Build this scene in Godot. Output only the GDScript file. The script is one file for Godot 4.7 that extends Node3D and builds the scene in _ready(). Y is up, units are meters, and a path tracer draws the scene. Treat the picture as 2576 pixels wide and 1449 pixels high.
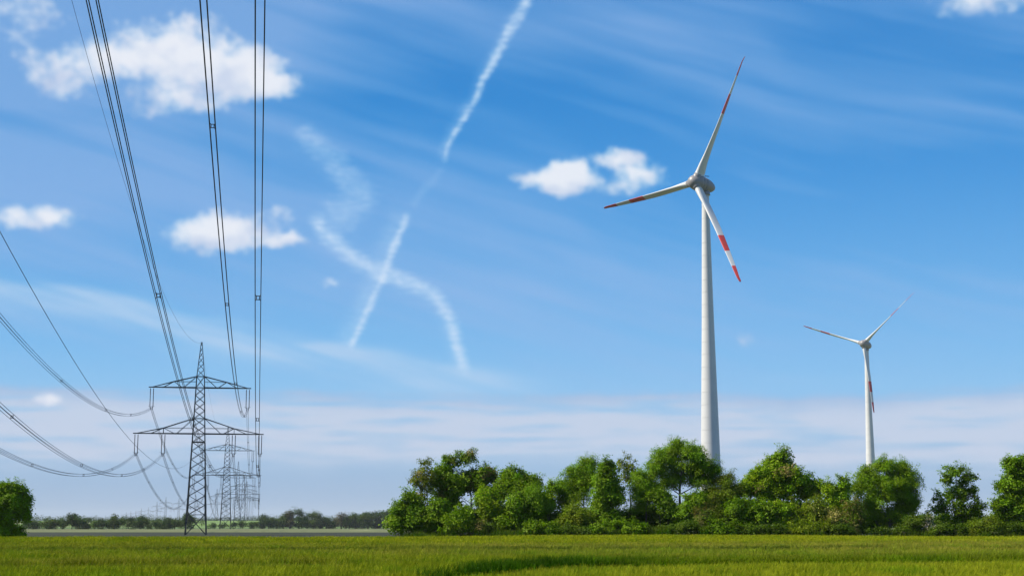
extends Node3D
# Barley field with a power line, two wind turbines and a row of trees. Metres; the camera stands over the origin and looks along -Z.

const LENS := 3800.0                # focal length of the photograph in units of 1/1449 of its height
const EYE := 1.62                   # height of the lens above the field
const LINE_TURN := -9.418           # bearing of the power line, degrees east of -Z
const PYLON_HEIGHT := 51.0

var used := {}
var unit_box: BoxMesh
var steel: StandardMaterial3D
var wire_metal: StandardMaterial3D
var glaze: StandardMaterial3D
var bark: StandardMaterial3D
var leaf_mat: StandardMaterial3D
var leaf_meshes := {}
var noise_a := FastNoiseLite.new()
var noise_b := FastNoiseLite.new()
var plant_count := 0
var spray_count := 0

# ------------------------------------------------------------------ names and labels
func numbered(called: String) -> String:
	var n: int = used.get(called, 0)
	used[called] = n + 1
	return called if n == 0 else "%s_%03d" % [called, n]

func tag(o: Node3D, label: String, category: String, group := "", kind := "") -> void:
	if label: o.set_meta("label", label)
	if category: o.set_meta("category", category)
	if group: o.set_meta("group", group)
	if kind: o.set_meta("kind", kind)

func thing(called: String, label: String, category: String, at := Vector3.ZERO, group := "") -> Node3D:
	var o := Node3D.new()
	o.name = numbered(called)
	add_child(o, true)
	o.position = at
	tag(o, label, category, group)
	return o

func part(called: String, mesh: Mesh, mat: Material, parent: Node3D, place := Transform3D()) -> MeshInstance3D:
	var o := MeshInstance3D.new()
	o.name = called
	o.mesh = mesh
	o.material_override = mat
	o.transform = place
	parent.add_child(o, true)
	return o

func group_part(called: String, parent: Node3D) -> Node3D:
	var o := Node3D.new()
	o.name = called
	parent.add_child(o, true)
	return o

func structure(called: String, mesh: Mesh, mat: Material) -> MeshInstance3D:
	var o := part(numbered(called), mesh, mat, self)
	o.set_meta("kind", "structure")
	return o

func paint(linear: Color, rough := 0.7, metal := 0.0) -> StandardMaterial3D:
	var m := StandardMaterial3D.new()
	m.albedo_color = linear.linear_to_srgb()
	m.roughness = rough
	m.metallic = metal
	return m

func coloured(rough := 0.9, gloss := 0.3) -> StandardMaterial3D:
	var m := StandardMaterial3D.new()
	m.vertex_color_use_as_albedo = true
	m.roughness = rough
	m.metallic_specular = gloss
	return m

# ------------------------------------------------------------------ shapes
func beam_place(a: Vector3, b: Vector3, wide: float, deep := 0.0) -> Transform3D:
	var up := b - a
	var side := up.cross(Vector3(0, 0, 1) if absf(up.normalized().z) < 0.9 else Vector3(1, 0, 0)).normalized()
	var other := side.cross(up).normalized()
	return Transform3D(Basis(side * wide, up, other * (deep if deep > 0.0 else wide)), (a + b) * 0.5)

func beam(called: String, a: Vector3, b: Vector3, wide: float, parent: Node3D, mat: Material) -> void:
	part(called, unit_box, mat, parent, beam_place(a, b, wide))

func add_tube(st: SurfaceTool, pts: Array, radii: Array, sides := 5) -> void:
	# a tapered tube through the points, smooth shaded
	var rings := []
	for i in pts.size():
		var d: Vector3 = (pts[mini(i + 1, pts.size() - 1)] - pts[maxi(i - 1, 0)]).normalized()
		var x := d.cross(Vector3(0, 0, 1) if absf(d.z) < 0.9 else Vector3(1, 0, 0)).normalized()
		var y := d.cross(x).normalized()
		var ring := []
		for k in sides:
			var t := TAU * k / sides
			ring.append([pts[i] + (x * cos(t) + y * sin(t)) * radii[i], x * cos(t) + y * sin(t)])
		rings.append(ring)
	for i in pts.size() - 1:
		for k in sides:
			var q := [rings[i][k], rings[i][(k + 1) % sides], rings[i + 1][(k + 1) % sides], rings[i + 1][k]]
			for n in [0, 2, 1, 0, 3, 2]:
				st.set_normal(q[n][1])
				st.add_vertex(q[n][0])

func begin() -> SurfaceTool:
	var st := SurfaceTool.new()
	st.begin(Mesh.PRIMITIVE_TRIANGLES)
	return st

func lathe(profile: Array, sides := 32, smooth := true) -> ArrayMesh:
	# profile: Vector2(radius, height), turned about Y; smooth rounds the profile, otherwise its steps stay crisp
	var st := begin()
	var slope := []
	for i in profile.size() - 1:
		var d: Vector2 = profile[i + 1] - profile[i]
		slope.append(Vector2(d.y, -d.x).normalized() * (1.0 if profile[0].y < profile[-1].y else -1.0))
	for i in profile.size() - 1:
		var p: Vector2 = profile[i]
		var q: Vector2 = profile[i + 1]
		var np: Vector2 = slope[i]
		var nq: Vector2 = slope[i]
		if smooth:
			if i > 0: np = (slope[i - 1] + slope[i]).normalized()
			if i < profile.size() - 2: nq = (slope[i + 1] + slope[i]).normalized()
			if p.x < 0.001: np = Vector2(0, signf(np.y))
			if q.x < 0.001: nq = Vector2(0, signf(nq.y))
		for k in sides:
			var a := TAU * k / sides
			var b := TAU * (k + 1) / sides
			var v := [[p, np, a], [p, np, b], [q, nq, b], [q, nq, a]]
			var order := [0, 1, 2, 0, 2, 3] if profile[0].y < profile[-1].y else [0, 2, 1, 0, 3, 2]
			for n in order:
				var e: Array = v[n]
				st.set_normal(Vector3(e[1].x * cos(e[2]), e[1].y, e[1].x * sin(e[2])))
				st.add_vertex(Vector3(e[0].x * cos(e[2]), e[0].y, e[0].x * sin(e[2])))
	return st.commit()

# ------------------------------------------------------------------ the lie of the land
func ground_y(x: float, d: float) -> float:
	# height of the ground d metres ahead of the camera
	var keys := [[112.0, 0.0], [380.0, -1.08], [771.0, -1.1], [1170.0, -2.2], [1350.0, -0.9], [1700.0, 2.5], [2080.0, 6.6], [3000.0, 8.0], [30000.0, 9.0]]
	var y := 0.0
	if d > 112.0:
		for i in keys.size() - 1:
			if d <= keys[i + 1][0]:
				y = lerpf(keys[i][1], keys[i + 1][1], smoothstep(keys[i][0], keys[i + 1][0], d))
				break
	y += 1.1 * smoothstep(-160.0, 20.0, x) * smoothstep(650.0, 900.0, d) * (1.0 - smoothstep(1250.0, 1700.0, d))
	y += 0.5 * smoothstep(-60.0, -130.0, x) * smoothstep(500.0, 700.0, d) * (1.0 - smoothstep(800.0, 1100.0, d))
	y += 0.13 * exp(-pow((x - 12.0) / 14.0, 2.0)) * smoothstep(60.0, 105.0, d) * (1.0 - smoothstep(115.0, 200.0, d))
	return y

func sheet(called: String, x0: float, x1: float, d0: float, d1: float, nx: int, nd: int, lift: float, tint: Color, vary: float) -> void:
	# a field laid on the ground
	var st := begin()
	for j in nd + 1:
		for i in nx + 1:
			var d := lerpf(d0, d1, float(j) / nd)
			var x := lerpf(x0, x1, float(i) / nx) * lerpf(1.0, d / d1, 0.6)
			var n := 1.0 + vary * (noise_a.get_noise_2d(x * 0.35, d * 0.9) + 0.6 * noise_b.get_noise_2d(x * 2.0, d * 2.0))
			st.set_color(Color(tint.r * n, tint.g * n, tint.b * n))
			st.add_vertex(Vector3(x, ground_y(x, d) + lift, -d))
	for j in nd:
		for i in nx:
			var a := j * (nx + 1) + i
			for k in [a, a + nx + 1, a + 1, a + 1, a + nx + 1, a + nx + 2]: st.add_index(k)
	st.generate_normals()
	structure(called, st.commit(), coloured(1.0))

func make_ground() -> void:
	var st := begin()
	var radii := [0.0]
	var r := 4.0
	while r < 16000.0:
		radii.append(r)
		r *= 1.09
	var n := 160
	for rr in radii:
		for k in n:
			var t := TAU * k / n
			var x: float = rr * sin(t)
			var d: float = rr * cos(t)
			var c := Color(0.12, 0.16, 0.045)
			if rr > 500.0:
				var f := noise_a.get_noise_2d(x * 0.05, d * 0.05)
				c = Color(0.10, 0.16, 0.05) if f > 0.0 else Color(0.17, 0.18, 0.08)
			st.set_color(c)
			st.add_vertex(Vector3(x, ground_y(x, d) if d > 0.0 else 0.0, -d))
	for j in radii.size() - 1:
		for k in n:
			var a := j * n + k
			var b := j * n + (k + 1) % n
			for i in [a, b, a + n, b, b + n, a + n]: st.add_index(i)
	st.generate_normals()
	structure("ground", st.commit(), coloured(1.0))

func make_hill(x0: float, x1: float, d: float, tall: float, seed_: int) -> void:
	# a long low wooded rise on the skyline
	var st := begin()
	var nx := 90
	var nz := 10
	for j in nz + 1:
		for i in nx + 1:
			var u := float(i) / nx
			var v := float(j) / nz
			var x := lerpf(x0, x1, u)
			var h := tall * sin(PI * v) * pow(sin(PI * u), 0.5) * (0.8 + 0.35 * noise_a.get_noise_2d(u * 260.0 + seed_, 3.0)) + 2.2 * noise_b.get_noise_2d(u * 5200.0 + seed_, v * 90.0)
			st.set_color(Color(0.035, 0.06, 0.02))
			st.add_vertex(Vector3(x, ground_y(x, d) - 3.0 + maxf(h, 0.0), -d - v * 700.0))
	for j in nz:
		for i in nx:
			var a := j * (nx + 1) + i
			for k in [a, a + nx + 1, a + 1, a + 1, a + nx + 1, a + nx + 2]: st.add_index(k)
	st.generate_normals()
	structure("hill", st.commit(), coloured(1.0))

# ------------------------------------------------------------------ sky: air, clouds and old vapour trails, by bearing and elevation in degrees
const AIR := [[-1.0, 146, 172, 203], [0.3, 150, 177, 209], [1.8, 152, 184, 218], [3.2, 150, 192, 230], [5.0, 140, 194, 238], [6.6, 124, 186, 237], [10.0, 97, 168, 229], [13.0, 71, 151, 220], [16.0, 53, 138, 211], [20.0, 54, 132, 205], [35.0, 50, 116, 190], [60.0, 40, 96, 172], [90.1, 34, 84, 160]]
const CUMULUS := [
	[-17.22, 16.20, 1.51, 0.90, 0.8], [-14.66, 17.25, 1.66, 1.13, 1.0], [-16.0, 16.7, 1.4, 0.85, 0.9], [-12.43, 17.12, 2.26, 1.21, 1.1], [-10.46, 16.65, 1.66, 1.06, 1.1], [-13.13, 15.77, 1.81, 0.75, 0.7], [-9.24, 16.34, 0.90, 0.48, 0.9],
	[-18.89, 18.16, 1.28, 0.90, 0.6], [-12.06, 10.67, 1.28, 0.72, 1.0], [-10.44, 10.83, 1.73, 0.75, 1.1], [-8.95, 10.58, 1.06, 0.30, 0.9], [2.05, 12.95, 1.60, 0.62, 1.2], [1.9, 13.2, 0.8, 0.5, 1.0], [4.15, 13.72, 1.05, 0.40, 0.95], [5.15, 12.95, 1.05, 0.50, 0.9], [4.5, 13.3, 0.9, 0.5, 0.6], [3.4, 12.8, 0.8, 0.3, 0.45],
	[0.88, 12.14, 0.60, 0.15, 0.3], [-17.89, 11.03, 1.36, 0.45, 1.0], [-6.96, 9.12, 0.39, 0.12, 0.5], [-17.16, 4.48, 0.54, 0.21, 0.8], [-8.97, 11.40, 0.45, 0.24, 0.4], [-11.84, 6.06, 0.42, 0.12, 0.3], [18.0, 18.75, 1.7, 0.50, 0.8], [-16.47, 18.46, 0.30, 0.21, 0.2], [8.84, 6.90, 0.24, 0.12, 0.2]]
var trails := [
	[[Vector2(0.95, 20.4), Vector2(0.68, 19.89), Vector2(0.06, 18.83), Vector2(-0.36, 18.14), Vector2(-0.78, 17.36), Vector2(-1.19, 16.76), Vector2(-1.40, 16.07), Vector2(-1.81, 15.48), Vector2(-2.17, 14.88), Vector2(-2.52, 14.18), Vector2(-2.70, 13.48)], 0.29, 0.12, 0.76, 0.5],
	[[Vector2(-2.70, 13.48), Vector2(-3.03, 12.98), Vector2(-3.43, 12.57), Vector2(-3.89, 11.87)], 0.14, 0.22, 0.12, 0.0],
	[[Vector2(-3.95, 11.85), Vector2(-4.43, 10.76), Vector2(-4.73, 9.95), Vector2(-5.12, 8.95), Vector2(-5.51, 8.04), Vector2(-6.04, 6.89), Vector2(-6.2, 6.5)], 0.20, 0.17, 0.80, 0.95],
	[[Vector2(-8.2, 15.0), Vector2(-7.95, 14.45), Vector2(-7.02, 13.79), Vector2(-6.29, 12.92), Vector2(-5.88, 12.33), Vector2(-6.48, 11.72), Vector2(-7.28, 11.30)], 0.40, 0.85, 0.36, 1.0],
	[[Vector2(-7.79, 11.79), Vector2(-7.37, 11.10), Vector2(-6.65, 10.42), Vector2(-5.84, 9.84), Vector2(-5.13, 9.45), Vector2(-4.21, 9.21), Vector2(-3.40, 8.87), Vector2(-2.79, 8.47), Vector2(-2.48, 7.87), Vector2(-2.27, 7.27), Vector2(-2.07, 6.57), Vector2(-1.86, 5.97), Vector2(-1.61, 5.47)], 0.40, 0.25, 0.68, 0.6]]
var fbm := FastNoiseLite.new()
var fbm_fine := FastNoiseLite.new()

func trail_alpha(az: float, el: float, t: Array) -> float:
	var pts: Array = t[0]
	var p := Vector2(az + 0.07 * fbm.get_noise_2d(az * 70.0, el * 70.0), el + 0.05 * fbm.get_noise_2d(az * 90.0 + 500.0, el * 90.0))
	var best := 99.0
	var along := 0.0
	var side := 0.0
	var n := pts.size() - 1
	for i in n:
		var a: Vector2 = pts[i]
		var ab: Vector2 = pts[i + 1] - a
		var u := (p - a).dot(ab) / ab.length_squared()
		var c := clampf(u, 0.0, 1.0)
		var d := p.distance_to(a + ab * c)
		if d < best:
			best = d
			along = (i + c) / n
			side = signf(ab.cross(p - a))
	var w: float = lerpf(t[1], t[2], along)
	best = maxf(0.0, best + w * (0.25 * fbm.get_noise_2d(az * 160.0 + 40.0, el * 160.0) + 0.38 * fbm_fine.get_noise_2d(az * 60.0, el * 600.0)))
	var ends := smoothstep(0.0, 0.08, along) * (1.0 - smoothstep(0.90, 1.0, along))
	var streak := 0.88 + 0.55 * fbm_fine.get_noise_2d(az * 70.0 + el * 40.0, el * 900.0 - az * 150.0) + 0.30 * fbm.get_noise_2d(az * 120.0, el * 120.0)
	var a0: float = pow(1.0 - smoothstep(0.0, 1.25 * w, best), 0.8) * t[3]
	var veil := 0.0
	if t[4] > 0.0 and side < 0.0:
		veil = 0.34 * t[3] * (1.0 - smoothstep(0.0, t[4], best))
	return clampf(maxf(a0, veil) * ends * streak, 0.0, 0.85)

func sky_at(az: float, el: float) -> Vector3:
	var c := Vector3.ZERO
	for i in AIR.size() - 1:
		if el <= AIR[i + 1][0] or i == AIR.size() - 2:
			var t := clampf((el - AIR[i][0]) / (AIR[i + 1][0] - AIR[i][0]), 0.0, 1.0)
			c = Vector3(AIR[i][1], AIR[i][2], AIR[i][3]).lerp(Vector3(AIR[i + 1][1], AIR[i + 1][2], AIR[i + 1][3]), t)
			break
	# thin high cirrus, drawn out along one wind direction
	var p := az * 0.96 - el * 0.27
	var q := az * 0.27 + el * 0.96
	var warp := 1.6 * fbm.get_noise_2d(az * 5.0 + 40.0, el * 5.0)
	var v1 := fbm.get_noise_2d(p * 2.6 + 900.0, (q + warp) * 15.0)
	var v2 := fbm_fine.get_noise_2d(p * 6.0, (q + warp * 0.2) * 100.0)
	var thick := fbm.get_noise_2d(az * 2.2 - 300.0, el * 4.5 + 77.0)
	var high := smoothstep(3.0, 9.0, el)
	var veil := high * clampf(0.10 + 0.46 * smoothstep(-2.0, -14.0, az) * smoothstep(-45.0, -20.0, az) * smoothstep(8.5, 12.5, el) + 0.30 * smoothstep(16.3, 18.6, el - 0.10 * az) + 0.52 * v1 + 0.20 * v2 + 0.40 * thick, 0.0, 0.62)
	c = c.lerp(Vector3(158, 187, 233), veil)
	# long bright bands low in the sky
	var b1 := el - (8.57 - 0.172 * (az + 18.9)) + 0.5 * fbm.get_noise_2d(az * 8.0, el * 30.0)
	var s1 := exp(-b1 * b1 / (0.55 if b1 < 0.0 else 0.10)) * (0.78 + 0.75 * v2) * smoothstep(2.5, -3.5, az) * smoothstep(-40.0, -22.0, az)
	c = c.lerp(Vector3(186, 211, 240), clampf(s1, 0.0, 0.7))
	for k in 3:
		var off := fbm.get_noise_2d(az * 1.3 + k * 211.0, 5.0)
		var bk := el - (7.9 - k * 1.15 + 1.6 * off - 0.07 * az)
		c = c.lerp(Vector3(176, 208, 240), 0.22 * exp(-bk * bk / 0.03) * clampf(0.3 + 1.6 * fbm.get_noise_2d(az * 3.0 - k * 97.0, 60.0), 0.0, 1.0))
	# a shelf of flat layered cloud above the horizon
	var top := 4.95 + 0.45 * fbm.get_noise_2d(az * 6.0, 11.0) + 0.16 * fbm.get_noise_2d(az * 40.0, 21.0)
	var body := smoothstep(top + 0.12, top - 0.35, el) * smoothstep(1.5, 3.0, el + 0.7 * fbm.get_noise_2d(az * 7.0, 33.0))
	var layer := 0.80 + 0.75 * fbm.get_noise_2d(az * 9.0 + 70.0, el * 120.0) + 0.6 * fbm_fine.get_noise_2d(az * 22.0, el * 260.0)
	var grey := smoothstep(0.0, 0.9, top - el)
	c = c.lerp(Vector3(166, 190, 224).lerp(Vector3(202, 211, 231), grey), clampf(body * layer, 0.0, 0.85))
	if az > -20.0 and az < 20.0 and el < 21.0:
		for t in trails:
			var lo: Vector2 = t[0][0]
			var hi: Vector2 = t[0][-1]
			if el < lo.y + 1.0 and el > hi.y - 1.0 and az > -10.0 and az < 3.0:
				c = c.lerp(Vector3(206, 226, 249), trail_alpha(az, el, t))
		c = heap(c, az, el)
	# fair-weather heaps all round, thinning out towards the part that is listed above
	var away := maxf(smoothstep(19.5, 24.0, absf(az)), smoothstep(20.5, 24.0, el))
	if away > 0.0 and el > 2.0:
		var s := 1.0 / maxf(0.25, sin(deg_to_rad(el)))
		var dir := Vector2(sin(deg_to_rad(az)), cos(deg_to_rad(az))) * cos(deg_to_rad(el)) * s
		var m := fbm.get_noise_2d(dir.x * 70.0 + 31.0, dir.y * 70.0) + 0.3 * fbm_fine.get_noise_2d(dir.x * 160.0, dir.y * 160.0)
		c = c.lerp(Vector3(226, 231, 242), away * 0.9 * smoothstep(0.30, 0.52, m))
	return c

func heap(c: Vector3, az: float, el: float) -> Vector3:
	# fair-weather heap clouds: soft lobes with ragged edges, paler above and greyer below
	var wx := az + 0.42 * fbm.get_noise_2d(az * 38.0, el * 38.0) + 0.10 * fbm.get_noise_2d(az * 170.0, el * 170.0)
	var wy := el + 0.30 * fbm.get_noise_2d(az * 38.0 + 333.0, el * 38.0) + 0.08 * fbm.get_noise_2d(az * 170.0 + 91.0, el * 170.0)
	var dense := -1.0
	var low := 0.0
	for k in CUMULUS:
		var dx: float = (wx - k[0]) / (k[2] * 1.22)
		if absf(dx) > 1.5: continue
		var dy: float = (wy - k[1]) / (k[3] * 1.30)
		if absf(dy) > 1.5: continue
		var flat := dy * (1.18 if dy < 0.0 else 0.95)
		var f := (1.0 - dx * dx - flat * flat) * float(k[4])
		low += maxf(f, 0.0) * -dy
		dense = maxf(dense, f) + 0.18 * minf(maxf(f, 0.0), dense)
	if dense <= -0.75: return c
	var ragged := 0.50 * fbm.get_noise_2d(az * 34.0 + 7.0, el * 46.0) + 0.30 * fbm.get_noise_2d(az * 150.0, el * 180.0)
	var a := smoothstep(-0.15, 0.90, dense + ragged * (1.5 - clampf(dense, 0.0, 1.0) * 0.7))
	var lit := clampf(0.40 + 0.55 * dense - 0.60 * low + 0.75 * fbm.get_noise_2d(az * 45.0 + 60.0, el * 60.0), 0.0, 1.0)
	return c.lerp(Vector3(188, 203, 232).lerp(Vector3(240, 242, 249), lit), a * 0.94)

func make_sky() -> Sky:
	for n in [fbm, fbm_fine, noise_a, noise_b]:
		n.noise_type = FastNoiseLite.TYPE_SIMPLEX_SMOOTH
		n.frequency = 0.01
		n.fractal_type = FastNoiseLite.FRACTAL_FBM
		n.fractal_octaves = 4
		n.fractal_gain = 0.5
	fbm.seed = 11
	fbm_fine.seed = 23
	fbm_fine.fractal_octaves = 3
	noise_a.seed = 5
	noise_b.seed = 8
	# the whole sky coarsely, and the low sky ahead finely with the same function
	var w := 768
	var bytes := PackedByteArray()
	bytes.resize(w * w / 2 * 3)
	for y in w / 2:
		var el := 90.0 - (y + 0.5) * 360.0 / w
		for x in w:
			var c := Vector3(96, 110, 92)
			if el > -2.0: c = sky_at((x + 0.5) * 360.0 / w - 180.0, maxf(el, 0.0))
			var i := (y * w + x) * 3
			bytes[i] = int(clampf(c.x, 0, 255))
			bytes[i + 1] = int(clampf(c.y, 0, 255))
			bytes[i + 2] = int(clampf(c.z, 0, 255))
	var im := Image.create_from_data(w, w / 2, false, Image.FORMAT_RGB8, bytes)
	var full := 4096
	im.resize(full, full / 2, Image.INTERPOLATE_BILINEAR)
	var x0 := int((180.0 - 27.0) * full / 360.0)
	var x1 := int((180.0 + 27.0) * full / 360.0)
	var y0 := int((90.0 - 26.0) * full / 360.0)
	var y1 := int(90.0 * full / 360.0)
	var near := PackedByteArray()
	near.resize((x1 - x0) * (y1 - y0) * 3)
	var rng := RandomNumberGenerator.new()
	rng.seed = 77
	var i := 0
	for y in range(y0, y1):
		var el := 90.0 - (y + 0.5) * 360.0 / full
		for x in range(x0, x1):
			var c := sky_at((x + 0.5) * 360.0 / full - 180.0, el)
			var dither := rng.randf()
			near[i] = int(clampf(c.x + dither, 0, 255))
			near[i + 1] = int(clampf(c.y + dither, 0, 255))
			near[i + 2] = int(clampf(c.z + dither, 0, 255))
			i += 3
	im.blit_rect(Image.create_from_data(x1 - x0, y1 - y0, false, Image.FORMAT_RGB8, near), Rect2i(0, 0, x1 - x0, y1 - y0), Vector2i(x0, y0))
	var turned := Image.create_empty(full, full / 2, false, Image.FORMAT_RGB8)   # a panorama begins straight ahead, at -Z
	turned.blit_rect(im, Rect2i(full / 2, 0, full / 2, full / 2), Vector2i(0, 0))
	turned.blit_rect(im, Rect2i(0, 0, full / 2, full / 2), Vector2i(full / 2, 0))
	var mat := PanoramaSkyMaterial.new()
	mat.panorama = ImageTexture.create_from_image(turned)
	var sky := Sky.new()
	sky.sky_material = mat
	return sky
const FAR_PYLONS := [Vector2(-735, -3234), Vector2(-736, -3365), Vector2(-906, -3888), Vector2(-1217, -5102), Vector2(-1302, -5353), Vector2(-1519, -6157), Vector2(-1632, -6527), Vector2(-1757, -6944), Vector2(-2037, -7962), Vector2(-3042, -9800), Vector2(-475, -2450), Vector2(-624, -3000)]

# ------------------------------------------------------------------ pylons
func tower_half(h: float) -> float:
	var k := [[0.0, 2.70], [5.28, 2.17], [24.3, 1.65], [30.55, 1.41], [38.74, 1.14], [41.73, 1.01], [51.0, 0.13]]
	for i in k.size() - 1:
		if h <= k[i + 1][0]:
			return remap(h, k[i][0], k[i + 1][0], k[i][1], k[i + 1][1])
	return 0.13

func corner(i: int, h: float) -> Vector3:
	var w := tower_half(h)
	return Vector3(w * [1, 1, -1, -1][i % 4], h, w * [1, -1, -1, 1][i % 4])

func tower_levels() -> Array:
	return [0.0, 5.28, 7.75, 10.2, 12.6, 15.0, 17.4, 19.7, 22.0, 24.3, 26.5, 28.5, 30.55, 32.6, 34.65, 36.7, 38.74, 41.73, 43.5, 45.2, 46.8, 48.2, 49.5, 51.0]

func tower_lines() -> Array:
	# [name, from, to, width] of every member of the tower body
	var out := []
	var lv := tower_levels()
	for i in 4:
		for s in [[0.0, 24.3, 0.24], [24.3, 41.73, 0.20], [41.73, 51.0, 0.13]]:
			out.append(["leg", corner(i, s[0]), corner(i, s[1]), s[2]])
		for n in lv.size() - 1:
			var t := 0.12 if n < 17 else 0.085
			out.append(["brace", corner(i, lv[n]), corner(i + 1, lv[n + 1]), t])
			out.append(["brace", corner(i + 1, lv[n]), corner(i, lv[n + 1]), t])
		for h in [5.28, 24.3, 26.5, 30.55, 38.74, 41.73]:
			out.append(["brace", corner(i, h), corner(i + 1, h), 0.22 if h == 24.3 else 0.13])
	return out

func arm_lines(reach: float, base: float, root_top: float, knee_x: float, knee_y: float, lower: bool) -> Array:
	# one crossarm: two bottom chords, two top chords, a knee and its struts, on both sides of the tower
	var out := []
	for s in [-1.0, 1.0]:
		for f in [-1.0, 1.0]:
			var w0 := tower_half(base)
			var w1 := tower_half(root_top)
			var at := func(x: float, y: float) -> Vector3: return Vector3(s * x, y, f * lerpf(w0, 0.14, clampf((x - w0) / (reach - w0), 0.0, 1.0)))
			var root: Vector3 = at.call(w0, base)
			var tip: Vector3 = at.call(reach, base)
			var top := Vector3(s * w1, root_top, f * w1)
			var knee: Vector3 = at.call(knee_x, knee_y)
			out.append(["bottom_chord", root, tip, 0.24])
			out.append(["top_chord", top, knee, 0.15])
			out.append(["top_chord", knee, at.call(reach - 0.8, base), 0.16])
			out.append(["strut", knee, at.call(w0 + (knee_x - w0) * 0.62, base), 0.11])
			out.append(["strut", at.call(w0 + (knee_x - w0) * 0.55, base), top, 0.11])
			out.append(["strut", knee, at.call(knee_x + (reach - knee_x) * 0.42, base), 0.11])
			out.append(["strut", knee, at.call(w0, knee_y), 0.08])
			if lower: out.append(["strut", knee, at.call(knee_x, base), 0.12])
		for x in ([4.0, 8.0, 12.0, 15.0] if lower else [3.5, 7.0, 10.5]):
			var w := lerpf(tower_half(base), 0.14, clampf((x - 1.2) / (reach - 1.2), 0.0, 1.0))
			out.append(["strut", Vector3(s * x, base, -w), Vector3(s * x, base, w), 0.09])
	return out

var string_mesh: ArrayMesh
var yoke_mesh: ArrayMesh

func make_string_shapes() -> void:
	# a long-rod insulator set: three ribbed rods end to end with arcing horns between
	var prof := []
	for n in 3:
		var y0 := -0.25 - n * 1.62
		for k in 25:
			prof.append(Vector2(0.07 if k % 2 else 0.13, y0 - 0.06 - k * 0.058))
		prof.append(Vector2(0.05, y0 - 1.58))
	prof.push_front(Vector2(0.03, 0.0))
	prof.append(Vector2(0.03, -5.2))
	var flipped := prof.duplicate()
	flipped.reverse()
	string_mesh = lathe(flipped, 8, false)
	var st := begin()
	for s in [-1.0, 1.0]:
		add_tube(st, [Vector3(s * 0.40, 0.0, 0), Vector3(s * 0.24, -0.22, 0), Vector3(s * 0.22, -0.75, 0)], [0.05, 0.05, 0.05], 4)
		for y in [-0.32, -0.72]: add_tube(st, [Vector3(s * 0.28, y, -0.25), Vector3(s * 0.28, y, 0.25)], [0.05, 0.05], 4)
		add_tube(st, [Vector3(s * 0.38, 0.05, 0), Vector3(s * 0.72, 0.12, 0), Vector3(s * 0.78, 0.3, 0)], [0.025, 0.025, 0.025], 4)
	for y in [0.0, -0.32, -0.72]: add_tube(st, [Vector3(-0.42, y, 0), Vector3(0.42, y, 0)], [0.055, 0.055], 4)
	yoke_mesh = st.commit()

const HANGS := [[-12.55, 38.5], [12.55, 38.5], [-16.11, 26.3], [-9.17, 26.3], [9.17, 26.3], [16.11, 26.3]]

func make_pylon(at: Vector3, label: String) -> Node3D:
	var o := thing("lattice_pylon", label, "pylon", at, "pylons of the near power line")
	o.rotation_degrees.y = -LINE_TURN
	for m in tower_lines(): beam(m[0], m[1], m[2], m[3], o, steel)
	var up := group_part("upper_crossarm", o)
	for m in arm_lines(13.4, 38.74, 41.73, 6.9, 40.3, false): beam(m[0], m[1], m[2], m[3], up, steel)
	var low := group_part("lower_crossarm", o)
	for m in arm_lines(17.0, 26.5, 30.55, 9.2, 27.95, true): beam(m[0], m[1], m[2], m[3], low, steel)
	for k in HANGS:
		var s := group_part("insulator_string", o)
		s.position = Vector3(k[0], k[1], 0)
		for x in [-0.40, 0.40]: part("rod", string_mesh, glaze, s, Transform3D(Basis(), Vector3(x, 0, 0)))
		part("yoke", yoke_mesh, wire_metal, s, Transform3D(Basis(), Vector3(0, -4.95, 0)))
	return o

var far_tower: ArrayMesh
var far_arms := []
var far_string: ArrayMesh

func add_beam(st: SurfaceTool, a: Vector3, b: Vector3, w: float) -> void:
	st.append_from(unit_box, 0, beam_place(a, b, w))

func make_far_pylon(at: Vector3, label: String, group: String) -> Node3D:
	# far off: the lattice of each part joined, as its bars are hair-thin in the picture
	if far_tower == null:
		var st := begin()
		var lv := [0.0, 5.28, 10.2, 15.0, 19.7, 24.3, 28.5, 32.6, 38.74, 41.73, 46.0, 51.0]
		for i in 4:
			for n in lv.size() - 1:
				add_beam(st, corner(i, lv[n]), corner(i, lv[n + 1]), 0.30)
				add_beam(st, corner(i, lv[n]), corner(i + 1, lv[n + 1]), 0.16)
				add_beam(st, corner(i + 1, lv[n]), corner(i, lv[n + 1]), 0.16)
		far_tower = st.commit()
		for a in [arm_lines(13.4, 38.74, 41.73, 6.9, 40.3, false), arm_lines(17.0, 26.5, 30.55, 9.2, 27.95, true)]:
			st = begin()
			for m in a: add_beam(st, m[1], m[2], m[3] + 0.06)
			far_arms.append(st.commit())
		st = begin()
		for x in [-0.4, 0.4]: add_beam(st, Vector3(x, 0, 0), Vector3(x, -5.2, 0), 0.16)
		add_beam(st, Vector3(-0.4, -5.2, 0), Vector3(0.4, -5.2, 0), 0.14)
		far_string = st.commit()
	var o := thing("lattice_pylon", label, "pylon", at, group)
	o.rotation_degrees.y = -LINE_TURN
	part("tower_body", far_tower, steel, o)
	part("upper_crossarm", far_arms[0], steel, o)
	part("lower_crossarm", far_arms[1], steel, o)
	for k in HANGS: part("insulator_string", far_string, glaze, o, Transform3D(Basis(), Vector3(k[0], k[1], 0)))
	return o

func on_line(s: float, lateral: float, y: float) -> Vector3:
	var t := deg_to_rad(LINE_TURN)
	return Vector3(s * sin(t) + lateral * cos(t), y, -(s * cos(t) - lateral * sin(t)))

var spacer_mesh: ArrayMesh

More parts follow.
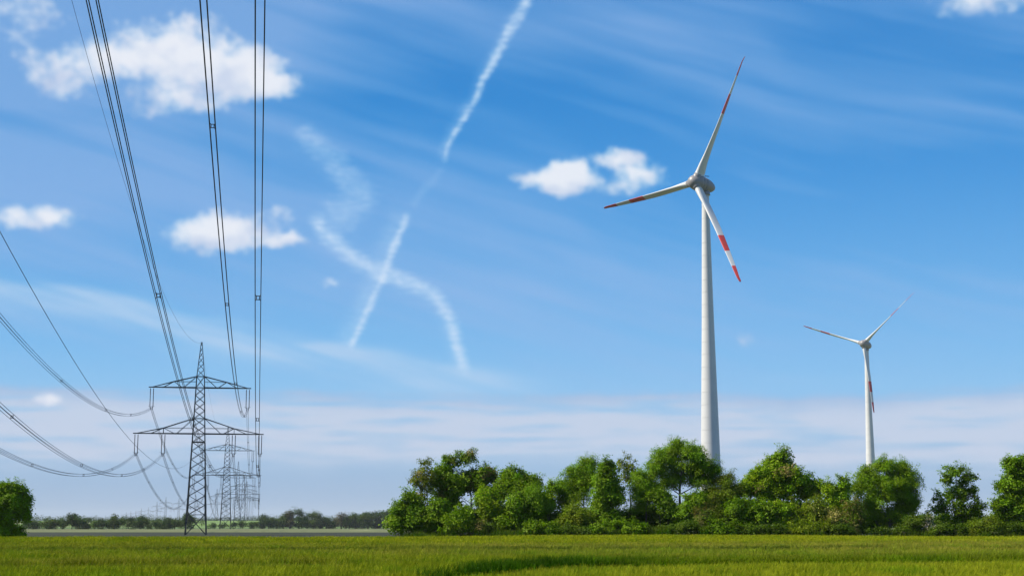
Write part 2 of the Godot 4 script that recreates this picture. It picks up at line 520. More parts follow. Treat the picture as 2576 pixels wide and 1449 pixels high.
func make_spacer_shape() -> void:
	# a frame of four bars with a clamp arm out to each of the four wires
	var st := begin()
	var q := [Vector3(0.11, 0.13, 0), Vector3(0.11, -0.13, 0), Vector3(-0.11, -0.13, 0), Vector3(-0.11, 0.13, 0)]
	for i in 4:
		add_tube(st, [q[i], q[(i + 1) % 4]], [0.032, 0.032], 4)
		add_tube(st, [q[i], Vector3(q[i].x * 1.82, q[i].y * 1.54, 0)], [0.03, 0.035], 4)
	spacer_mesh = st.commit()

func span(called: String, label: String, category: String, group: String, a: Vector3, b: Vector3, sag: float, bundle: bool, thick: float, spots: Array, steps := 40) -> void:
	# wires hung between a and b; a bundle is four wires 40 cm apart held by spacers
	var o := thing(called, label, category, a, group)
	var at := func(t: float) -> Vector3: return (b - a) * t + Vector3(0, -4.0 * sag * t * (1.0 - t), 0)
	var side := (b - a).cross(Vector3.UP).normalized()
	var offs := [Vector3.ZERO]
	if bundle: offs = [side * 0.2 + Vector3(0, 0.2, 0), side * 0.2 - Vector3(0, 0.2, 0), -side * 0.2 - Vector3(0, 0.2, 0), -side * 0.2 + Vector3(0, 0.2, 0)]
	for off in offs:
		var st := begin()
		var pts := []
		var rad := []
		for i in steps + 1:
			pts.append(at.call(float(i) / steps) + off)
			rad.append(thick)
		add_tube(st, pts, rad, 5)
		part("conductor", st.commit(), wire_metal, o)
	for t in spots:
		var dir: Vector3 = (at.call(t + 0.01) - at.call(t - 0.01)).normalized()
		part("spacer", spacer_mesh, wire_metal, o, Transform3D(Basis(side, side.cross(dir).normalized(), -dir).orthonormalized(), at.call(t)))

# ------------------------------------------------------------------ wind turbines
func flip(v: Vector3) -> Vector3:
	return Vector3(v.x, v.y, -v.z)

func blade_piece(r0: float, r1: float, n: int, out: Vector3, lead: Vector3, axis: Vector3) -> ArrayMesh:
	# a stretch of blade between two radii: round root with a broad trailing fairing, thinning and untwisting to a bent tip
	var st := begin()
	st.set_smooth_group(0)
	var m := 20
	var rings := []
	for i in n + 1:
		var r := lerpf(r0, r1, float(i) / n)
		var tail := _curve(r, [[2.6, 2.85], [4.0, 2.75], [7.0, 2.35], [12.0, 2.15], [20.0, 1.92], [30.0, 1.45], [38.0, 1.0], [41.8, 0.66], [42.8, 0.35], [43.3, 0.05]])
		var nose := _curve(r, [[2.6, 1.02], [6.0, 0.95], [10.0, 0.66], [20.0, 0.42], [30.0, 0.30], [40.0, 0.20], [42.8, 0.12], [43.3, 0.03]])
		var thick := _curve(r, [[2.6, 1.0], [6.0, 0.72], [10.0, 0.44], [20.0, 0.22], [30.0, 0.13], [40.0, 0.07], [43.3, 0.02]])
		var twist := deg_to_rad(_curve(r, [[2.6, 88.0], [8.0, 98.0], [15.0, 107.0], [24.0, 114.0], [43.3, 121.0]]))
		var l := lead * cos(twist) + axis * sin(twist)
		var t := axis * cos(twist) - lead * sin(twist)
		var centre := out * minf(r, 42.6) + axis * (_curve(r, [[2.6, 0.0], [20.0, 0.25], [41.0, 1.0], [43.3, 0.55]]))
		var ring := []
		for k in m:
			var a := TAU * k / m
			var x := cos(a)
			var y := sin(a)
			var along := x * nose if x > 0.0 else x * tail
			var body := absf(y) if x > 0.0 else absf(y) * lerpf(1.0, 1.0 + x * 0.75, smoothstep(0.0, 1.0, -x))
			ring.append(centre + l * along + t * signf(y) * body * thick * 1.0)
		rings.append(ring)
	for i in n:
		for k in m:
			var k2 := (k + 1) % m
			for v in [rings[i][k], rings[i][k2], rings[i + 1][k2], rings[i][k], rings[i + 1][k2], rings[i + 1][k]]: st.add_vertex(v)
	if r1 > 43.0 or r0 < 2.7:
		var e: Array = rings[n] if r1 > 43.0 else rings[0]
		for k in m - 2:
			for v in [e[0], e[k + 1], e[k + 2]]: st.add_vertex(v)
	st.index()
	st.generate_normals()
	return st.commit()

func _curve(x: float, keys: Array) -> float:
	for i in keys.size() - 1:
		if x <= keys[i + 1][0]:
			return lerpf(keys[i][1], keys[i + 1][1], clampf((x - keys[i][0]) / (keys[i + 1][0] - keys[i][0]), 0.0, 1.0))
	return keys[-1][1]

func make_turbine(label: String, foot: Vector3, hub: Vector3, bearing: float, tilt: float, phase: float) -> void:
	var o := thing("wind_turbine", label, "wind turbine", foot)
	var white := [paint(Color(0.50, 0.515, 0.52), 0.45), paint(Color(0.487, 0.503, 0.51), 0.47), paint(Color(0.51, 0.523, 0.525), 0.45)]
	var grey := paint(Color(0.21, 0.205, 0.21), 0.42)
	var red := paint(Color(0.46, 0.038, 0.026), 0.45)
	var dark := paint(Color(0.03, 0.03, 0.035), 0.6)
	var top := hub.y - foot.y - 3.6
	var count := 27
	for k in count:
		var y0 := top * k / count
		var y1 := top * (k + 1) / count
		var keys := [[0.0, 3.8], [20.0, 3.14], [24.5, 3.0], [66.0, 1.96], [104.0, 1.2]]
		var a := _curve(y0, keys)
		var b := _curve(y1, keys)
		part("tower_section", lathe([Vector2(a - 0.07, y0), Vector2(a - 0.07, y0 + 0.035), Vector2(a, y0 + 0.05), Vector2(b, y1 - 0.015), Vector2(b - 0.07, y1)], 40, false), white[(k * 7 + k / 3) % 3], o)
	var az := deg_to_rad(bearing)
	var tl := deg_to_rad(tilt)
	var n := Vector3(sin(az) * cos(tl), sin(tl), cos(az) * cos(tl))
	var u := Vector3.UP.cross(n).normalized()
	var w := n.cross(u)
	var axis := flip(n)
	var at := hub - foot
	var frame := Transform3D(Basis(flip(u), axis, flip(w)), at)
	# the egg: rotor nose in front, generator housing behind, each with its own seam
	part("spinner", lathe([Vector2(0, 2.35), Vector2(0.7, 2.24), Vector2(1.3, 1.92), Vector2(1.85, 1.35), Vector2(2.2, 0.65), Vector2(2.42, -0.2), Vector2(2.54, -1.1), Vector2(2.58, -2.0), Vector2(2.50, -2.03)], 48), grey, o, frame)
	part("generator_ring", lathe([Vector2(2.50, -2.07), Vector2(2.58, -2.10), Vector2(2.57, -3.2), Vector2(2.50, -3.23)], 48), grey, o, frame)
	part("nacelle", lathe([Vector2(2.48, -3.27), Vector2(2.56, -3.30), Vector2(2.48, -4.3), Vector2(2.28, -5.5), Vector2(1.95, -6.7), Vector2(1.5, -7.8), Vector2(0.95, -8.6), Vector2(0.45, -9.0), Vector2(0, -9.12)], 48), grey, o, frame)
	part("yaw_collar", lathe([Vector2(1.45, top + 1.9), Vector2(1.5, top + 0.1), Vector2(1.62, top + 0.05), Vector2(1.62, top - 0.12), Vector2(1.22, top - 0.14)], 40), grey, o)
	var mast := group_part("weather_mast", o)
	var up := (Vector3.UP - axis * axis.y).normalized()
	var m0 := at - axis * 4.4 + up * 2.35
	beam("pole", m0, m0 + up * 1.1 - axis * 0.3, 0.12, mast, dark)
	beam("crossbar", m0 + up * 0.75, m0 + up * 1.15 - axis * 2.0, 0.2, mast, dark)
	beam("lightning_rod", at - axis * 3.9 + up * 2.4, at - axis * 3.9 + up * 4.2, 0.06, mast, dark)
	for k in 3:
		var a := deg_to_rad(phase) + TAU * k / 3.0
		var out := flip(w * cos(a) + u * sin(a))
		var lead := flip(-w * sin(a) + u * cos(a))
		var flange := Transform3D(Basis(lead, out, lead.cross(out)), at)
		part("blade_flange", lathe([Vector2(1.0, 2.95), Vector2(1.16, 2.92), Vector2(1.18, 2.35), Vector2(1.24, 2.3), Vector2(1.26, 1.2)], 32), grey, o, flange)
		var blade := part("blade", blade_piece(2.6, 23.4, 26, out, lead, axis), white[0], o, Transform3D(Basis(), at))
		part("red_band", blade_piece(23.4, 30.0, 8, out, lead, axis), red, blade)
		part("white_band", blade_piece(30.0, 36.2, 8, out, lead, axis), white[0], blade)
		part("red_tip", blade_piece(36.2, 43.3, 14, out, lead, axis), red, blade)

# ------------------------------------------------------------------ trees and shrubs
func leaf_spray(kind: String, tint := Color.WHITE) -> ArrayMesh:
	# a twig end with its leaves, each leaf a pair of folded faces
	var tone_step := Vector3i(int(tint.r * 160.0), int(tint.g * 100.0), int(tint.b * 160.0))
	var key := [kind, tone_step]
	if leaf_meshes.has(key): return leaf_meshes[key]
	var rng := RandomNumberGenerator.new()
	rng.seed = 31 + kind.length() + tone_step.x * 7 + tone_step.y * 3
	var st := begin()
	var n: int = {"maple": 11, "ash": 14, "fine": 10}[kind]
	for i in n:
		var p := Vector3(rng.randfn(0, 0.11), rng.randfn(0, 0.07), rng.randfn(0, 0.11))
		var long := rng.randf_range(0.10, 0.155) if kind == "maple" else rng.randf_range(0.09, 0.135)
		var wide := long * (0.48 if kind == "maple" else 0.24 if kind == "ash" else 0.36)
		var dir := Vector3(p.x, rng.randf_range(-0.08, 0.05), p.z).normalized()
		if kind == "ash": dir = (dir + Vector3(0, -0.25, 0)).normalized()
		var nor := (Vector3.UP + Vector3(rng.randfn(0, 0.45), 0, rng.randfn(0, 0.45))).normalized()
		var side := dir.cross(nor).normalized()
		var bend := side.cross(dir).normalized()
		var tip := p + dir * long
		var mid := p + dir * long * 0.45
		var tone := rng.randf_range(0.86, 1.14)
		st.set_color(Color(tint.r * tone, tint.g * tone, tint.b * tone * rng.randf_range(0.8, 1.1)))
		for s in [-1.0, 1.0]:
			var edge: Vector3 = mid + side * wide * s + bend * wide * 0.35
			for v in ([p, edge, tip] if s > 0.0 else [p, tip, edge]): st.add_vertex(v)
	st.generate_normals()
	leaf_meshes[key] = st.commit()
	return leaf_meshes[key]

const STYLES := {
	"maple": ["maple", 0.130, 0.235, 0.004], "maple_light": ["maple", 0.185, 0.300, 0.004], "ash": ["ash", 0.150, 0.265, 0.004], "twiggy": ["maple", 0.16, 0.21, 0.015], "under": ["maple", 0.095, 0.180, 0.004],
	"olive": ["ash", 0.125, 0.185, 0.006], "brown": ["fine", 0.17, 0.155, 0.04], "yellow": ["fine", 0.165, 0.230, 0.008], "pale": ["fine", 0.34, 0.32, 0.09], "bramble": ["fine", 0.080, 0.140, 0.006],
	"hedge": ["fine", 0.044, 0.092, 0.003], "hedge_dark": ["fine", 0.028, 0.062, 0.003], "hedge_olive": ["fine", 0.060, 0.098, 0.004], "hedge_brown": ["fine", 0.09, 0.08, 0.035]}

func plant(called: String, label: String, category: String, style: String, foot: Vector3, blobs: Array, opt: Dictionary, group: String) -> void:
	# blobs: [across, up, half width, half height] of the masses of the crown, in metres from the foot
	plant_count += 1
	var rng := RandomNumberGenerator.new()
	rng.seed = 1000 + plant_count * 37
	var o := thing(called, label, category, foot, group)
	var far: float = opt.get("far", 1.0)
	var thin: float = opt.get("thin", 1.0)
	var tint := Color(STYLES[style][1], STYLES[style][2], STYLES[style][3])
	var places: Array[Transform3D] = []
	var tones := PackedColorArray()
	var top := 0.0
	var wood := begin()
	var shrub := category == "bush"
	var stout: float = opt.get("trunk", 1.0) * far
	for b in blobs: top = maxf(top, b[1] + b[3] * 0.5)
	var lean := Vector3(rng.randfn(0, 0.12), 0, rng.randfn(0, 0.12))
	var stem := func(h: float) -> Vector3: return Vector3(lean.x * h * 0.25 + 0.07 * sin(h * 1.7 + plant_count), h, lean.z * h * 0.25 + 0.06 * cos(h * 1.3))
	var pts := []
	var rad := []
	var r0 := clampf(top * 0.014, 0.03, 0.12) * stout * (0.6 if shrub else 1.0)
	for i in 9:
		var h := top * 0.9 * i / 8.0
		pts.append(stem.call(h) + Vector3(0, -0.15 if i == 0 else 0.0, 0))
		rad.append(r0 * (1.25 if i == 0 else lerpf(1.0, 0.16, i / 8.0)))
	add_tube(wood, pts, rad, 7)
	part("trunk", wood.commit(), bark, o)
	for bi in blobs.size():
		var b: Array = blobs[bi]
		var rx: float = b[2]
		var ry: float = b[3] * (1.25 if style == "under" else rng.randf_range(0.45, 1.3) if style == "bramble" else 1.0)
		var rz := clampf((rx + ry) * 0.55, 0.3 * far, 2.2 * far)
		var mid := Vector3(b[0], b[1], rng.randf_range(-0.35, 0.35) * rx)
		var bare: float = opt.get("bare", 0.0)
		if bi < int(opt.get("bare_top", 0)): bare = 0.62
		# the limb that carries this mass, and the boughs within it
		var limb := begin()
		var h0 := clampf(b[1] - ry * 1.1 - absf(b[0]) * 0.5, 0.08 * top, top * 0.85)
		var from: Vector3 = stem.call(h0)
		var bow := (from + mid) * 0.5 + Vector3(0, -0.12 * (mid - from).length() if not shrub else 0.0, 0) + Vector3(rng.randfn(0, 0.1), 0, rng.randfn(0, 0.1)) * rx
		var lr := r0 * 0.30
		add_tube(limb, [from, from.lerp(bow, 0.5) + (mid - from) * 0.0, bow, bow.lerp(mid, 0.55), mid], [lr, lr * 0.85, lr * 0.7, lr * 0.55, lr * 0.4], 5)
		var count := int(ceil(PI * rx * ry / (far * far) * (7.0 if far < 2.0 else 3.0) * thin)) + int(5.0 * thin)
		for n in count:
			var dir := Vector3(rng.randfn(), rng.randfn(), rng.randfn()).normalized()
			if dir.y < -0.4 and rng.randf() < 0.5: dir.y = -dir.y
			var reach := pow(rng.randf(), 0.42) * rng.randf_range(0.82, 1.2)
			var off := Vector3(dir.x * rx, dir.y * ry, dir.z * rz) * reach
			var c := mid + off
			if c.y < 0.12 * far: c.y = 0.12 * far + rng.randf() * 0.3 * far
			if n % (2 if bare > 0.3 else 4) == 0 or bare > 0.5:
				var q := mid
				var k := (q + c) * 0.5 + Vector3(rng.randfn(), rng.randfn(), rng.randfn()) * 0.05 * rx
				var tr := (0.022 if bare > 0.3 else 0.018) * far
				add_tube(limb, [q, k, c + dir * (0.28 if bare > 0.3 else 0.05) * far], [tr, tr * 0.75, tr * 0.35], 3)
				if bare > 0.3:
					for e in 2:
						var g := k.lerp(c, rng.randf())
						add_tube(limb, [g, g + (dir + Vector3(rng.randfn(), absf(rng.randfn()), rng.randfn()) * 0.7).normalized() * rng.randf_range(0.25, 0.6) * far], [tr * 0.6, tr * 0.3], 3)
			var size := rng.randf_range(0.22, 0.46) * minf(1.0, 0.35 + ry / far * 0.75) * far * (1.0 if reach < 0.95 else 0.65)
			var shade := rng.randf_range(0.72, 1.22)
			var warm := rng.randf_range(-0.12, 0.16)
			var browned: bool = rng.randf() < float(opt.get("brown", 0.0))
			var bloom: bool = rng.randf() < float(opt.get("blossom", 0.0)) and (dir.y > 0.0 or dir.z > 0.0)
			var paled: bool = rng.randf() < float(opt.get("pale", 0.0)) and dir.y > 0.0
			var sprays := int(round(28.0 * pow(size / far / 0.36, 1.5) * (1.0 - bare * 0.95))) + (2 if bare < 0.3 else 1)
			for s in sprays:
				var d := Vector3(rng.randfn(), rng.randfn() * 0.62, rng.randfn()) * size * 0.75
				var out := (off.normalized() * 0.5 + d.normalized() * 0.6 + Vector3(0, 0.7, 0) + Vector3(rng.randfn(), rng.randfn(), rng.randfn()) * 0.45).normalized()
				var turn := Basis(Quaternion(Vector3.UP, out)) * Basis(Vector3.UP, rng.randf() * TAU)
				places.append(Transform3D(turn.scaled(Vector3.ONE * far * rng.randf_range(0.75, 1.2)), c + d))
				var f := shade * rng.randf_range(0.85, 1.15)
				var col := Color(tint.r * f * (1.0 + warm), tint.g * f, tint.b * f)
				if style == "brown" and rng.randf() < 0.55: col = Color(0.10, 0.175, 0.006) * f
				if browned: col = Color(0.22, 0.185, 0.055) * f
				if bloom: col = Color(0.58, 0.52, 0.45) * f
				if paled: col = Color(0.34, 0.36, 0.09) * f
				tones.append(col)
		# young shoots standing out of the upper side
		if far < 2.0 and style != "bramble":
			for n in 3 + int(rx * 2.0):
				var a := rng.randf_range(-1.1, 1.1)
				var base := mid + Vector3(sin(a) * rx * 0.85, cos(a) * ry * 0.85, rng.randf_range(-0.3, 0.6) * rz)
				var dir := Vector3(sin(a) * 0.6 + rng.randfn(0, 0.15), 1.0, rng.randfn(0, 0.2)).normalized()
				var long := rng.randf_range(0.25, 0.75)
				add_tube(limb, [mid, base, base + dir * long], [0.02, 0.014, 0.006], 3)
				for e in 7:
					var c := base + dir * long * (e + 1.5) / 8.0 + Vector3(rng.randfn(), rng.randfn() * 0.5, rng.randfn()) * 0.07
					places.append(Transform3D(Basis(Vector3.UP, rng.randf() * TAU).scaled(Vector3.ONE * rng.randf_range(0.5, 0.9)), c))
					var f := rng.randf_range(0.9, 1.3) * (1.0 - bare * 0.3)
					tones.append(Color(tint.r * f * 1.08, tint.g * f, tint.b * f))
		part("limb", limb.commit(), bark, o)
	var leaves := begin()
	for i in places.size():
		leaves.append_from(leaf_spray(STYLES[style][0], tones[i]), 0, places[i])
	spray_count += places.size()
	part("crown", leaves.commit(), leaf_mat, o)

func make_forest(called: String, spots: Array, size: float, tint: Color, seed_: int) -> void:
	# a far-off wood that reads as one mass
	var rng := RandomNumberGenerator.new()
	rng.seed = seed_
	var mm := MultiMesh.new()
	mm.transform_format = MultiMesh.TRANSFORM_3D
	mm.use_colors = true
	mm.mesh = leaf_spray("fine")
	mm.instance_count = spots.size()
	for i in spots.size():
		var out := Vector3(rng.randfn() * 0.6, 1.0, rng.randfn() * 0.6 + 0.3).normalized()
		mm.set_instance_transform(i, Transform3D((Basis(Quaternion(Vector3.UP, out)) * Basis(Vector3.UP, rng.randf() * TAU)).scaled(Vector3.ONE * size * rng.randf_range(0.7, 1.3)), spots[i]))
		var f := rng.randf_range(0.7, 1.25)
		mm.set_instance_color(i, Color(tint.r * f, tint.g * f, tint.b * f))
	var o := MultiMeshInstance3D.new()
	o.name = numbered(called)
	o.multimesh = mm
	o.material_override = leaf_mat
	add_child(o, true)
	tag(o, "hazy dark wood along the skyline beyond the far fields", "forest", "", "stuff")

# ------------------------------------------------------------------ barley
func barley_clump(seed_: int, shoots: int, spread: float, fat: float) -> ArrayMesh:
	# a handful of standing barley: stems, a leaf or two, nodding ears with awns
	var rng := RandomNumberGenerator.new()
	rng.seed = seed_
	var st := begin()
	var flat := func(a: Vector3, b: Vector3, wa: float, wb: float, ca: Color, cb: Color) -> void:
		var turn := rng.randf() * PI
		var s := Vector3(cos(turn), 0, sin(turn))
		var q := [[a - s * wa, ca], [a + s * wa, ca], [b + s * wb, cb], [b - s * wb, cb]]
		for n in [0, 1, 2, 0, 2, 3]:
			st.set_color(q[n][1])
			st.add_vertex(q[n][0])
	for i in shoots:
		var p := Vector3(rng.randf_range(-spread, spread), 0, rng.randf_range(-spread, spread))
		var h := rng.randf_range(0.55, 0.71)
		var lean := Vector3(0.10 + rng.randfn(0, 0.07), 0, rng.randfn(0, 0.07))
		var top := p + lean * 0.7 + Vector3(0, h, 0)
		var g := rng.randf_range(0.75, 1.2)
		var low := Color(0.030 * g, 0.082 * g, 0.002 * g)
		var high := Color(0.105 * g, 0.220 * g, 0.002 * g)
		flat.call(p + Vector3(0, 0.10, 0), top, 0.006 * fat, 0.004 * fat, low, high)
		for leaf in 2:
			if rng.randf() > 0.6: continue
			var l0 := p.lerp(top, rng.randf_range(0.35, 0.85))
			var l1 := l0 + Vector3(rng.randfn(0.05, 0.09), rng.randf_range(0.02, 0.17), rng.randfn(0, 0.09))
			flat.call(l0, l1, 0.009 * fat, 0.001, Color(0.058 * g, 0.160 * g, 0.002 * g), Color(0.095 * g, 0.220 * g, 0.002 * g))
		var e := rng.randf_range(0.65, 1.3)
		var ear := top + (lean * 1.3 + Vector3(rng.randfn(0, 0.25), 0.8, rng.randfn(0, 0.25))).normalized() * 0.08
		flat.call(top, ear, 0.009 * fat, 0.007 * fat, Color(0.135 * e, 0.220 * e, 0.002 * e), Color(0.165 * e, 0.235 * e, 0.003 * e))
		for k in 4:
			var awn := ear + ((ear - top).normalized() + Vector3(rng.randfn(0.12, 0.22), 0, rng.randfn(0, 0.22))).normalized() * rng.randf_range(0.08, 0.13)
			flat.call(ear.lerp(top, 0.5), awn, 0.0028 * fat, 0.001, Color(0.18 * e, 0.24 * e, 0.003 * e), Color(0.26 * e, 0.285 * e, 0.012 * e))
	st.generate_normals()
	return st.commit()

func track_d(x: float) -> float:
	return _curve(x, [[-1.75, 25.1], [-1.5, 27.6], [-1.17, 30.7], [-0.37, 33.5], [0.81, 37.2], [2.5, 38.5], [14.0, 41.0], [40.0, 44.0]])

func barley_at(x: float, d: float) -> Array:
	# [height factor, tint] of the crop at a place; height 0 where nothing grows
	var h := 1.0 + 0.05 * noise_a.get_noise_2d(x * 3.0, d * 3.0) + 0.05 * noise_b.get_noise_2d(x * 14.0, d * 14.0)
	var edge := 108.0 + 1.5 * noise_a.get_noise_2d(x * 4.0, 0.0)
	if d > edge: return [0.0, Color.WHITE]
	var green := 0.0
	var wall_shade := 0.0
	if x > -1.85 + 0.12 * noise_b.get_noise_2d(d * 30.0, 9.0):
		var t := track_d(maxf(x, -1.75))
		var deep := 1.0 - 0.55 * smoothstep(1.0, 6.0, x)
		if d > t and d < t + 2.0 * deep: return [0.0, Color.WHITE]
		if d <= t: h *= 1.0 - 0.36 * deep * smoothstep(9.0, 0.5, t - d)
		if d > t + 0.8 and d < t + 5.0: wall_shade = deep * (1.0 - smoothstep(t + 3.5, t + 6.5, d))
	var t2 := 37.0 + 0.10 * (x + 12.0)
	if x < -3.5 and d < t2 and d > t2 - 9.0: h *= 1.0 - 0.17 * smoothstep(t2 - 9.0, t2 - 0.5, d)
	if x < -2.5 and absf(d - 45.5 - 0.06 * x) < 0.5: return [0.0, Color.WHITE]
	# ripe and green patches, drawn out across the view by the drill rows
	var n := noise_a.get_noise_2d(x * 1.6, d * 5.0) + 0.6 * noise_b.get_noise_2d(x * 5.0, d * 9.0)
	var bright := smoothstep(64.0, 84.0, d + 16.0 * noise_a.get_noise_2d(x * 1.3 + 60.0, d * 2.0))
	var olive := smoothstep(41.0, 47.0, d + 4.0 * n) * (1.0 - bright)
	var left := smoothstep(-1.0, -6.0, x)
	olive = maxf(olive * (1.0 - 0.45 * left), 0.8 * left * smoothstep(32.0, 35.5, d + 2.0 * n) * (1.0 - smoothstep(37.5, 39.5, d + 2.0 * n)))
	green = clampf(green + 0.6 * smoothstep(0.0, 0.45, n) * (1.0 - bright), 0.0, 1.2)
	var c := Color(0.93, 0.92, 1.7)
	c = c.lerp(Color(1.12, 1.06, 1.6), bright)
	c = c.lerp(Color(1.02, 0.84, 5.0), olive * 0.8)
	c = c.lerp(Color(0.55, 0.80, 0.7), minf(green, 1.0) * 0.75)
	c = c.lerp(Color(0.15, 0.32, 0.6), wall_shade)  # shade on the plant wall behind the track, painted into the crop tint
	var m := noise_b.get_noise_2d(x * 55.0, d * 30.0)
	c = c.lerp(Color(0.50, 0.84, 0.8), 0.7 * smoothstep(0.05, 0.40, m))
	var g := 1.0 + 0.55 * noise_b.get_noise_2d(x * 90.0 + 50.0, d * 60.0) - 0.25 * maxf(m, 0.0)
	return [h, Color(c.r * g, c.g * g, c.b * g)]

func make_barley() -> void:
	var mat := coloured(0.8, 0.1)
	mat.backlight_enabled = true
	mat.backlight = Color(0.62, 0.66, 0.12)
	mat.cull_mode = BaseMaterial3D.CULL_DISABLED
	var rng := RandomNumberGenerator.new()
	rng.seed = 4242
	var field := thing("barley", "standing green and yellow barley with pale awns filling the near field", "", Vector3.ZERO)
	field.set_meta("kind", "stuff")
	# bands of distance: [from, to, step, clump variants]; each variant of each band is one mass of plants
	for band in [[14.0, 30.0, 0.24, 30, 0.26, 0.9], [30.0, 48.0, 0.30, 34, 0.32, 1.1], [48.0, 72.0, 0.42, 40, 0.42, 1.6], [72.0, 110.0, 0.58, 44, 0.55, 2.3]]:
		var clumps := []
		var where := [[], [], []]
		var tint := [PackedColorArray(), PackedColorArray(), PackedColorArray()]
		for v in 3: clumps.append(barley_clump(900 + v * 13 + int(band[0]), band[3], band[4], band[5]))
		var d: float = band[0]
		while d < band[1]:
			var half := d * 0.37 + 5.0
			var x := -half
			while x < half:
				var px: float = x + rng.randf_range(-0.5, 0.5) * band[2]
				var pd: float = d + rng.randf_range(-0.5, 0.5) * band[2]
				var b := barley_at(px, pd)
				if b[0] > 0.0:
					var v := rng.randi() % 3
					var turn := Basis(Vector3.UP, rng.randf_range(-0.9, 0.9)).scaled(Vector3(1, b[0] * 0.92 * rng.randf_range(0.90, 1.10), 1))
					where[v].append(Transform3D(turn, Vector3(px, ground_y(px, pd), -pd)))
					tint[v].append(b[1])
				x += band[2]
			d += band[2]
		for v in 3:
			var mm := MultiMesh.new()
			mm.transform_format = MultiMesh.TRANSFORM_3D
			mm.use_colors = true
			mm.mesh = clumps[v]
			mm.instance_count = where[v].size()
			for i in where[v].size():
				mm.set_instance_transform(i, where[v][i])
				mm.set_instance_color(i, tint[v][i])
			var o := MultiMeshInstance3D.new()
			o.name = "stand"
			o.multimesh = mm
			o.material_override = mat
			o.set_meta("kind", "stuff")
			field.add_child(o, true)

func make_margin() -> void:
	# rough grass and nettles along the foot of the tree row
	var rng := RandomNumberGenerator.new()
	rng.seed = 515
	var clumps := [barley_clump(71, 40, 0.30, 2.2), barley_clump(72, 40, 0.30, 2.2)]
	var root := thing("margin_grass", "rough dark grass and nettles along the foot of the tree row", "", Vector3.ZERO)
	root.set_meta("kind", "stuff")
	for v in 2:
		var places: Array[Transform3D] = []
		for i in 900:
			var x := rng.randf_range(-8.6, 48.0)
			var d := rng.randf_range(109.4, 116.0)
			var tall := 0.55 + 1.1 * noise_b.get_noise_2d(x * 30.0, v * 50.0) + rng.randf_range(-0.15, 0.35)
			if tall < 0.45: continue
			places.append(Transform3D(Basis(Vector3.UP, rng.randf() * TAU).scaled(Vector3(1.3, tall * 1.25, 1.3)), Vector3(x, ground_y(x, d), -d)))
		var mm := MultiMesh.new()
		mm.transform_format = MultiMesh.TRANSFORM_3D
		mm.use_colors = true
		mm.mesh = clumps[v]
		mm.instance_count = places.size()
		for i in places.size():
			mm.set_instance_transform(i, places[i])
			var f := rng.randf_range(0.5, 0.9)
			mm.set_instance_color(i, Color(0.62 * f, 0.80 * f, 1.5 * f))
		var o := MultiMeshInstance3D.new()
		o.name = "stand"
		o.multimesh = mm
		o.material_override = leaf_mat
		o.set_meta("kind", "stuff")
		root.add_child(o, true)

